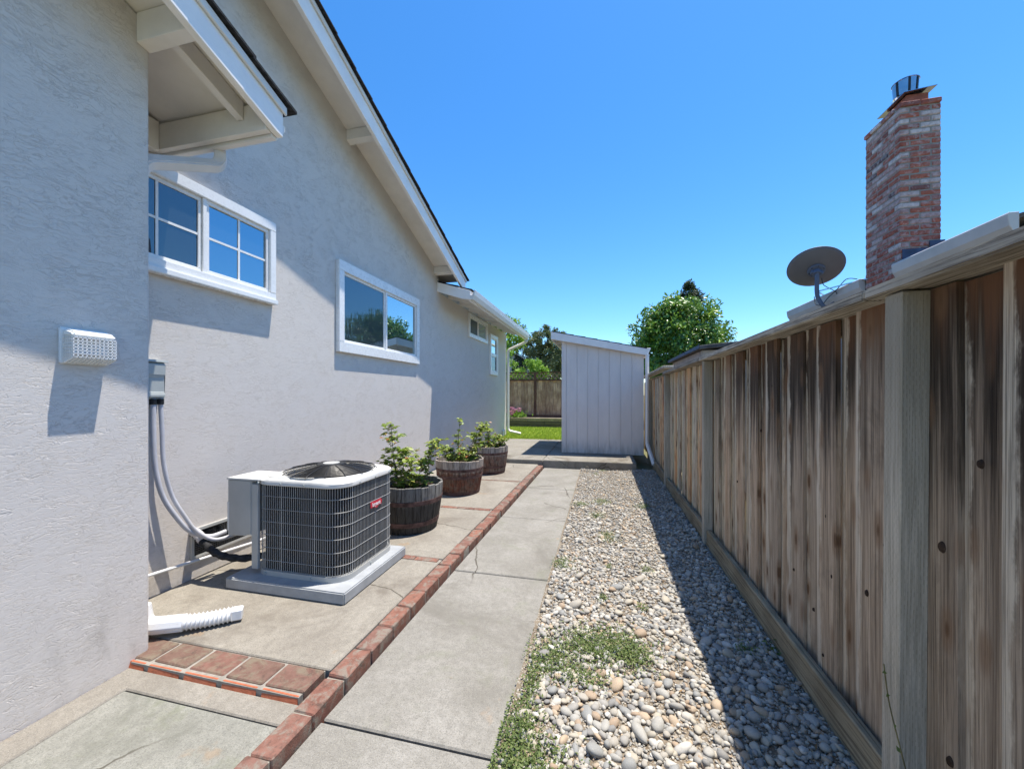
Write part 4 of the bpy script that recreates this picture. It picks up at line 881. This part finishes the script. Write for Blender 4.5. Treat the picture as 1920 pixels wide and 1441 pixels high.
# vine tendril climbing the near post
vn = thing('vine', 'thin green vine tendril climbing the nearest fence post', 'vine', (.95, 1.6, .1))
pv = smoothpath([(.93, 1.34, .0), (.945, 1.42, .14), (.95, 1.50, .30), (.952, 1.57, .44), (.953, 1.60, .56)]); m = MB(); m.tube(pv, .0022, 5); part('stem', m, M['stem'], vn)
for k in range(8):
    D = RNG.normal(0, 1, (1, 3)); D[:, 0] = -.5
    V, F, T = leaves(np.array([tuple(pv[k*3+1])]), D, unit(1), np.array([.022]), np.array([.4]), .6); link('leaf', npmesh('leaf', V, F, M['lf_weed'], T), vn)
sd = thing('seedling', 'small green seedling at the foot of the kickboard', 'plant', (.93, 2.5, .03))
n = 26; C = np.array([(.945, 2.5, .05)])+RNG.normal(0, .022, (n, 3)); C[:, 2] = np.abs(C[:, 2]-.05)+.02; D = RNG.normal(0, 1, (n, 3)); Nn = RNG.normal(0, .4, (n, 3)); Nn[:, 2] = 1
V, F, T = leaves(C, D, Nn, RNG.uniform(.02, .035, n), RNG.uniform(.2, .6, n), .6); tag(link('foliage', npmesh('foliage', V, F, M['lf_weed'], T), sd), kind='stuff')
m = MB(); m.tube([(.945, 2.5, .0), (.942, 2.498, .06)], .002, 5); part('stem', m, M['stem'], sd)

# ------------------------------------------------------------------ storage shed
sh = thing('storage_shed', 'tall narrow grey shed with sloping white edged roof on the slab', 'shed', (0, 9.8, .15))
SY, SX0, SX1, SYB = 8.82, -.905, .878, 11.2
st_ = lambda x: 2.925-.2146*(x+1.136)
m = MB(); m.prism([(SX0+.012, SY+.012, .155), (SX1-.012, SY+.012, .155), (SX1-.012, SY+.012, st_(SX1)-.06), (SX0+.012, SY+.012, st_(SX0)-.06)], (0, SYB-SY, 0)); part('shed_core', m, M['siding'], sh)
xs = [SX0+.095, SX0+.34, SX0+.575, SX0+.81, SX0+1.05, SX0+1.29, SX0+1.53, SX1]
for a, b in zip(xs, xs[1:]):
    lo = .165-(.012 if b == SX1 else 0); m = MB(); m.prism([(a+.0035, SY, lo), (b-.0035, SY, lo), (b-.0035, SY, st_(b)-.065), (a+.0035, SY, st_(a)-.065)], (0, .0115, 0)); part('siding_panel', m, M['siding'], sh, bevel=.003)
m = MB(); m.box(SX0-.004, SX0+.093, SY-.012, SY+.010, .16, st_(SX0+.09)-.066); m.box(SX0-.012, SX0+.006, SY+.011, SY+.10, .16, st_(SX0)-.066); part('corner_trim', m, M['siding'], sh, bevel=.003)
m = MB()
for k in range(9): m.box(SX0-.0015, SX0+.0115, SY+.105+.25*k, SY+.345+.25*k, .165, st_(SX0)-.066)
part('side_siding', m, M['siding'], sh)
m = MB(); m.prism([(-1.15, SY-.09, st_(-1.15)-.045), (.905, SY-.09, st_(.905)-.045), (.905, SY-.09, st_(.905)-.012), (-1.15, SY-.09, st_(-1.15)-.012)], (0, SYB-SY+.2, 0)); rf = part('roof', m, M['soffit'], sh)
for k in range(8):
    a = -1.16+.26*k; b = a+.27; m = MB(); m.prism([(a, SY-.12, st_(a)-.011), (b, SY-.12, st_(b)-.004), (b, SY-.12, st_(b)+.010), (a, SY-.12, st_(a)-.001)], (0, SYB-SY+.26, 0)); part('shingle_course', m, M['shingle'], rf)
m = MB(); m.prism([(-1.145, SY-.092, st_(-1.145)-.014), (.905, SY-.092, st_(.905)-.014), (.905, SY-.092, st_(.905)-.155), (-1.145, SY-.092, st_(-1.145)-.185)], (0, -.025, 0)); part('fascia', m, M['white'], sh, bevel=.003)
m = MB(); m.box(-1.152, -1.128, SY-.08, SYB+.1, st_(-1.14)-.19, st_(-1.14)-.02); part('side_fascia', m, M['white'], sh, bevel=.003)
m = MB()
for k in range(4): m.prism([(-1.127, SY+.3+.6*k, st_(-1.127)-.05), (SX0, SY+.3+.6*k, st_(SX0)-.05), (SX0, SY+.3+.6*k, st_(SX0)-.12), (-1.127, SY+.3+.6*k, st_(-1.127)-.15)], (0, .04, 0))
part('rafter_tail', m, M['soffit'], sh)
m = MB(); m.prism([(.908, SY-.10, 2.33), (.955, SY-.10, 2.33), (.975, SY-.10, 2.40), (1.005, SY-.10, 2.465), (1.005, SY-.10, 2.485), (.908, SY-.10, 2.485)], (0, SYB-SY+.2, 0)); part('gutter', m, M['white'], sh, bevel=.003)
m = MB(); m.tube(arc([(.935, 8.74, 2.36), (.935, 8.74, .42), (.985, 8.0, .10)], 4, .05), .043, 4, sq=True); part('downspout', m, M['white'], sh, bevel=.006)

# ------------------------------------------------------------------ neighbour house, chimney, dish
nh = thing('neighbour_house', 'neighbouring house behind the fence with beige gutter and brick chimney', 'house', (6, 6, 0))
m = MB(); m.box(3.93, 10.5, 4.35, 8.3, -.05, 3.05); m.box(3.8, 3.93, 4.35, 8.3, 0, 3.0); part('wall', m, M['nwall'], nh)
m = MB(); m.prism([(3.52, 4.28, 3.03), (7.2, 4.28, 4.0), (10.9, 4.28, 3.03), (10.9, 4.28, 3.07), (7.2, 4.28, 4.06), (3.52, 4.28, 3.07)], (0, 4.1, 0)); part('roof', m, M['nroof'], nh)
for (a, b) in ((4.26, 5.80-.15), (6.27, 8.40)):
    m = MB(); m.prism([(3.525, a, 2.885), (3.50, a, 2.89), (3.455, a, 2.97), (3.44, a, 3.07), (3.45, a, 3.085), (3.525, a, 3.085)], (0, b-a, 0)); part('gutter', m, M['ngut'], nh, bevel=.003)
CX0, CX1, CY0, CY1, CZ = 3.50, 3.912, 5.60, 6.235, 5.03
m = MB(); m.box(CX0+.008, CX1-.008, CY0+.008, CY1-.008, 0, CZ-.02); ch = part('chimney', m, M['mortar'], nh)
def cb(l):
    me = MB().box(-l/2, l/2, -.048, .048, -.028, .028).mesh('brick', M['brick_c'], False, .009); return me
CB = {l: cb(l) for l in (.198, .093, .125)}
cnt = 0
for k in range(36):
    z = 2.62+.0677*k; prot = .018 if k == 35 else 0
    fr = [(.1, .198), (.309, .198)] if k % 2 else [(.048, .093), (.206, .198), (.364, .093)]
    for (xc_, l) in fr:
        link('brick', CB[l], ch, (CX0+xc_+.0, CY0+.048-prot+random.uniform(-.003, .003), z+random.uniform(-.0015, .0015)), (random.uniform(-.02, .02), 0, random.uniform(-.012, .012))); cnt += 1
    lf = [.1005+.2065*j for j in range(3)] if k % 2 == 0 else [.20+.205*j for j in range(2)]
    for j, yc_ in enumerate(lf):
        link('brick', CB[.198], ch, (CX0+.048-prot+random.uniform(-.003, .003), CY0+yc_, z), (0, 0, math.pi/2+random.uniform(-.012, .012)))
    if k % 2: link('brick', CB[.125], ch, (CX0+.048-prot, CY0+.5705, z), (0, 0, math.pi/2))
m = MB(); m.box(3.63, 3.85, 5.70, 6.02, CZ-.02, CZ+.13); part('clay_flue', m, M['clay'], ch)
m = MB(); m.prism([(3.57, 5.64, CZ+.135), (3.90, 5.64, CZ+.165), (3.90, 6.12, CZ+.165), (3.57, 6.12, CZ+.135)], (0, 0, .006)); part('flue_plate', m, M['metal'], ch)
m = MB(); m.lathe([(.118, .0), (.130, .03), (.113, .05), (.124, .215), (.131, .22), (.129, .227), (.118, .222), (.105, .05)], (3.72, 5.86, CZ+.165), 28); part('flue_cap', m, M['metal'], ch, smooth=True)
for a in (3.5, 4.45, 5.2):  # dark bars stand in for streaks mirrored in the metal flue cap
    m = MB(); ca, sa = math.cos(a), math.sin(a); m.bar((3.72+ca*.116, 5.86+sa*.116, CZ+.215), (3.72+ca*.1275, 5.86+sa*.1275, CZ+.378), .022, .006, (ca, sa, 0)); part('reflection_streak', m, M['black'], ch)
m = MB(); m.box(CX0+.02, CX1+.012, CY0-.012, CY0-.004, 3.0, 3.24); m.box(CX1-.13, CX1+.02, CY0-.020, CY0-.0125, 3.05, 3.32); part('flashing', m, M['flash'], nh)
# dish
ds = thing('satellite_dish', 'dark grey satellite dish seen from behind on a bent mast above the fence', 'satellite dish', (3.46, 7.0, 3.0))
c0 = Vector((3.30, 7.05, 3.47)); nrm = Vector((.17, .63, .76)).normalized(); vx = Vector((.95, .22, .20)); vx = (vx-nrm*vx.dot(nrm)).normalized(); vy = nrm.cross(vx)
m = MB(); rings = 9; ns = 44; vs = [c0]; fs = []
for i in range(1, rings+1):
    r = i/rings
    for k in range(ns): a = 2*math.pi*k/ns; vs.append(c0+vx*(.372*r*math.cos(a))+vy*(.352*r*math.sin(a))+nrm*(.075*r*r))
for k in range(ns): fs.append((0, 1+k, 1+(k+1) % ns))
for i in range(rings-1):
    for k in range(ns): a = 1+i*ns; fs.append((a+k, a+ns+k, a+ns+(k+1) % ns, a+(k+1) % ns))
m.add(vs, fs); o = part('reflector', m, M['dish'], ds, smooth='all'); md = o.modifiers.new('thickness', 'SOLIDIFY'); md.thickness = .008
rim = [c0+vx*(.372*math.cos(a))+vy*(.352*math.sin(a))+nrm*.075 for a in (2*math.pi*k/ns for k in range(ns+1))]; m = MB(); m.tube(rim, .009, 6, caps=False); part('rim', m, M['dish'], ds, smooth=True)
hb = c0+Vector((0, 0, -.0))-nrm*.015; m = MB(); m.tube([hb, hb-nrm*.03], .115, 18); m.tube([hb-nrm*.03, hb-nrm*.11], .055, 12); m.bar(hb-nrm*.05+vx*.08, hb-nrm*.05-vx*.08, .05, .09, nrm); part('bracket', m, M['mast'], ds, bevel=.004)
m = MB()
for a in (.3, 1.4, 2.6, 3.7, 4.6, 5.6): q = hb-nrm*.03+(vx*math.cos(a)+vy*math.sin(a))*.095; m.tube([q, q-nrm*.008], .009, 6)
part('bolt', m, M['metal'], ds)
m = MB(); e = hb-nrm*.09; m.tube(smoothpath([e+Vector((0, 0, .04)), e+Vector((0, 0, -.12)), e+Vector((.0, 0, -.30)), e+Vector((.03, -.0, -.42)), e+Vector((.11, -.03, -.54)), (3.56, 6.93, 2.95)]), .030, 12); part('mast', m, M['mast'], ds, smooth=True)
m = MB(); m.bar(e+Vector((.01, 0, -.28)), (3.56, 6.05, 3.06), .016, .016); m.bar(e+Vector((.01, 0, -.28)), (3.75, 7.6, 3.12), .016, .016); part('brace', m, M['metal'], ds)
m = MB(); m.tube(smoothpath([e+Vector((.05, -.03, -.08)), e+Vector((.07, -.05, -.2)), e+Vector((.12, -.25, -.35)), (3.43, 6.75, 3.0)]), .006, 6); m.tube(smoothpath([(3.44, 7.4, 3.12), (3.425, 7.33, 2.98), (3.43, 7.15, 2.93), (3.42, 6.95, 3.0), (3.40, 6.7, 3.05), (3.42, 6.5, 3.15), (3.5, 6.4, 3.12)]), .006, 6); part('cable', m, M['cable'], ds, smooth=True)

ns_ = thing('garden_shed', 'low old grey shed with dark flat roof just behind the fence', 'shed', (2.2, 8, 0))
m = MB(); m.box(1.565, 2.92, 6.72, 9.42, -.05, 2.20); part('wall', m, M['nsw'], ns_)
m = MB(); m.box(1.548, 1.5635, 6.705, 6.80, -.05, 2.19); m.box(1.5645, 1.66, 6.703, 6.7185, -.05, 2.19); part('corner_board', m, M['nsw'], ns_)
m = MB(); m.prism([(1.49, 6.60, 2.205), (3.05, 6.60, 2.345), (3.05, 6.60, 2.41), (1.49, 6.60, 2.265)], (0, 2.95, 0)); rf = part('roof', m, M['nsroof'], ns_, bevel=.006)
m = MB(); m.box(1.478, 1.488, 6.595, 9.56, 2.215, 2.272); part('edge_strip', m, M['flash'], rf)

# ------------------------------------------------------------------ back fence with lattice
bf = thing('back_fence', 'dark brown back fence with lattice top behind the planting bed', 'fence', (-2.5, 16.3, .5))
bme = [MB().box(-.0785, .0785, -.010, .010, 0, 1.53+random.uniform(-.005, .005)).mesh('board', M['bfence'], False, .003) for _ in range(3)]
x = -5.4
while x < 1.2:
    link('board', random.choice(bme), bf, (x, 16.3+(.0105 if int((x+9)/.156) % 2 else -.0105), .52), (0, 0, random.uniform(-.01, .01))); x += .156
for px in (-5.25, -2.815, -.38): part('post', MB().box(px-.05, px+.05, 16.21, 16.285, .45, 2.40), M['bfred'], bf, bevel=.004)
m = MB(); m.box(-5.5, 1.25, 16.215, 16.284, 2.395, 2.435); part('cap_rail', m, M['bfred'], bf); m = MB(); m.box(-5.5, 1.25, 16.225, 16.282, 2.055, 2.12); part('middle_rail', m, M['bfred'], bf); m = MB(); m.box(-5.5, 1.25, 16.225, 16.282, .50, .60); part('bottom_rail', m, M['bfred'], bf)
lm = [MB().bar((-.1375, 0, -.1375), (.1375, 0, .1375), .007, .034, (0, 1, 0)).mesh('lattice_slat', M['lattice']), MB().bar((-.1375, .0085, .1375), (.1375, .0085, -.1375), .007, .034, (0, 1, 0)).mesh('lattice_slat', M['lattice'])]
lm = []
for s in (1, -1):
    q = .1375; m = MB(); w = .05; m.prism([(-q, .004*s, -s*q), (-q+w, .004*s, -s*q), (q, .004*s, s*q), (q-w, .004*s, s*q)], (0, .007, 0)); lm.append(m.mesh('lattice_slat', M['lattice']))
x = -5.3
while x < 1.1:
    for q in lm: link('lattice_slat', q, bf, (x, 16.252, 2.2575))
    x += .19

# ------------------------------------------------------------------ plants and trees
hy = thing('hydrangea', 'pink flowering hydrangea in the bed by the back fence', 'shrub', (-3.72, 15.95, .5))
hc = [(-3.72+random.gauss(0, .20), 15.9+random.gauss(0, .14), .60+abs(random.gauss(0, .14))) for _ in range(26)]; Vs = []
C = np.concatenate([np.array([c])+unit(90)*.075 for c in hc]); n = len(C); Dn = unit(n)
V, F, T = leaves(C, Dn, unit(n), RNG.uniform(.03, .05, n), RNG.random(n), .8); tag(link('flowers', npmesh('flowers', V, F, M['pink'], T), hy), kind='stuff')
n = 700; C = np.array([(-3.72, 15.95, .60)])+RNG.normal(0, 1, (n, 3))*np.array([.26, .18, .09]); V, F, T = leaves(C, unit(n), unit(n), RNG.uniform(.07, .12, n), RNG.random(n)*.6, .6); tag(link('foliage', npmesh('foliage', V, F, M['lf_bright'], T), hy), kind='stuff')
def tree(label, base, crown, rad, mat, n, L, cat='tree', clumps=60, seed=1, trunk=.12, shell=.75, name='tree', group=None, droop=0., csize=.34, spire=0.):
    """tapered trunk with limbs and a crown of many leaf clumps"""
    t = thing(name, label, cat, base, group); rng = np.random.default_rng(seed); cr = np.array(crown); rd = np.array(rad)
    m = MB(); b = Vector(base); top = Vector(crown)
    m.tube(smoothpath([b-Vector((0, 0, .1)), b.lerp(top, .5)+Vector((.06, .03, 0)), top+Vector((0, 0, rd[2]*.6))]), [trunk*(1-.85*i/12) for i in range(13)], 9)
    d = rng.normal(size=(clumps, 3)); d /= np.linalg.norm(d, axis=1, keepdims=True)
    rr = np.where(rng.random(clumps) < shell, rng.uniform(.78, 1.02, clumps), rng.random(clumps)**.5*.8)
    cc = cr+d*rd*rr[:, None]
    if spire: k = (cc[:, 2]-cr[2]+rd[2])/(2*rd[2]); w = np.clip(1.15-k*spire, .06, 1.3); cc[:, :2] = cr[:2]+(cc[:, :2]-cr[:2])*w[:, None]
    for k in range(0, clumps, max(1, clumps//14)):
        q = Vector(cc[k]); s = b.lerp(top, .55+.4*rng.random()); m.tube(smoothpath([s, s.lerp(q, .5)+Vector((0, 0, .05)), q], 4), [trunk*.32*(1-.1*i) for i in range(9)], 6)
    part('trunk', m, M['bark'], t, smooth=True)
    per = n//clumps; C = np.repeat(cc, per, 0); u = rng.normal(size=(len(C), 3)); u /= np.linalg.norm(u, axis=1, keepdims=True)
    cs = csize*np.repeat(rng.uniform(.6, 1.25, clumps), per)*min(rd)
    C = C+u*cs[:, None]*(rng.random(len(C))**.4)[:, None]*np.array([1, 1, .8])
    out = (C-cr)/rd; out /= np.linalg.norm(out, axis=1, keepdims=True)+1e-6
    D = out*.5+rng.normal(0, .65, C.shape)+np.array([0, 0, -droop]); Nn = out*.8+rng.normal(0, .5, C.shape)+np.array([0, 0, .5])
    tone = np.clip(np.repeat(rng.normal(.42, .16, clumps), per)+rng.normal(0, .17, len(C)), 0, 1)
    V, F, T = leaves(C, D, Nn, rng.uniform(.7, 1.3, len(C))*L, tone, .5); tag(link('crown', npmesh('crown', V, F, mat, T), t), kind='stuff'); return t
tree('dense round glossy green tree behind the shed and fence', (2.45, 13.5, -.05), (2.44, 13.5, 3.12), (1.36, 1.45, 1.46), M['lf_round'], 26000, .125, clumps=230, seed=5, shell=.8, csize=.22, droop=.25, name='round_tree')
tree('dark feathery treetop rising behind the round tree', (5.65, 28, -.05), (5.65, 28, 7.5), (.95, .95, 1.55), M['lf_con'], 5200, .16, clumps=60, seed=6, name='conifer_tree', spire=.7)
tree('bright green leafy shrub just beyond the lattice fence', (-4.9, 19, -.05), (-4.75, 19, 2.2), (2.35, 1.3, 1.38), M['lf_bright'], 15000, .13, cat='shrub', clumps=130, seed=7, name='shrub', csize=.26)
tree('yellow green tree with loose branches behind the house corner', (-6.2, 21, -.05), (-5.9, 21, 4.6), (1.75, 1.2, 1.25), M['lf_bright'], 6000, .16, clumps=70, seed=8, name='leafy_tree', csize=.3)
tree('grey green tall tree directly left of the shed roof', (-3.9, 28, -.05), (-3.75, 28, 4.45), (1.75, 1.5, 2.05), M['lf_grey'], 14000, .15, clumps=120, seed=9, name='tall_tree', csize=.26, shell=.65)
tree('slim dark conifer beyond the gutter end', (-6.65, 32, -.05), (-6.65, 32, 4.2), (.95, .9, 2.9), M['lf_con'], 6000, .17, clumps=80, seed=10, name='conifer_tree', spire=.85)
tree('small pointed conifer between the taller trees', (-5.05, 31, -.05), (-5.05, 31, 3.5), (.75, .75, 2.4), M['lf_con'], 4000, .15, clumps=60, seed=12, name='conifer_tree', spire=.9)
tree('broad green tree low behind the grey green tree', (-2.2, 33, -.05), (-2.4, 33, 3.0), (3.0, 1.6, 1.9), M['lf_bright'], 8000, .18, clumps=80, seed=13, name='leafy_tree', csize=.28)
rh = thing('tile_roof_house', 'distant house with red tiled roof behind the round tree', 'house', (11, 27, 0))
m = MB(); m.box(7.6, 16, 25.8, 33, -.05, 3.75); part('wall', m, M['farw'], rh); m = MB(); m.prism([(7.0, 25.2, 3.7), (7.0, 29.4, 5.0), (7.0, 33.6, 3.7), (7.0, 33.6, 3.62), (7.0, 25.2, 3.62)], (9.5, 0, 0)); rf = part('roof', m, M['tile'], rh)
for k in range(13):
    yy = 25.2+.32*k; m = MB(); z = 3.71+.31*(yy-25.2); m.prism([(6.98, yy, z), (6.98, yy+.34, z+.095), (6.98, yy+.34, z+.14), (6.98, yy, z+.09)], (9.54, 0, 0)); part('tile_row', m, M['tile'], rf)
ph = thing('pale_house', 'pale distant house gable showing above the bright shrub', 'house', (-9, 33, 0))
m = MB(); m.prism([(-11, 33, -.05), (-6.6, 33, -.05), (-6.6, 33, 4.35), (-8.8, 33, 5.5), (-11, 33, 4.35)], (0, 7, 0)); part('wall', m, M['farw'], ph)
m = MB(); m.prism([(-6.3, 32.7, 4.2), (-8.8, 32.7, 5.52), (-11.3, 32.7, 4.2), (-11.3, 32.7, 4.32), (-8.8, 32.7, 5.66), (-6.3, 32.7, 4.32)], (0, 7.6, 0)); part('roof', m, M['nsroof'], ph)
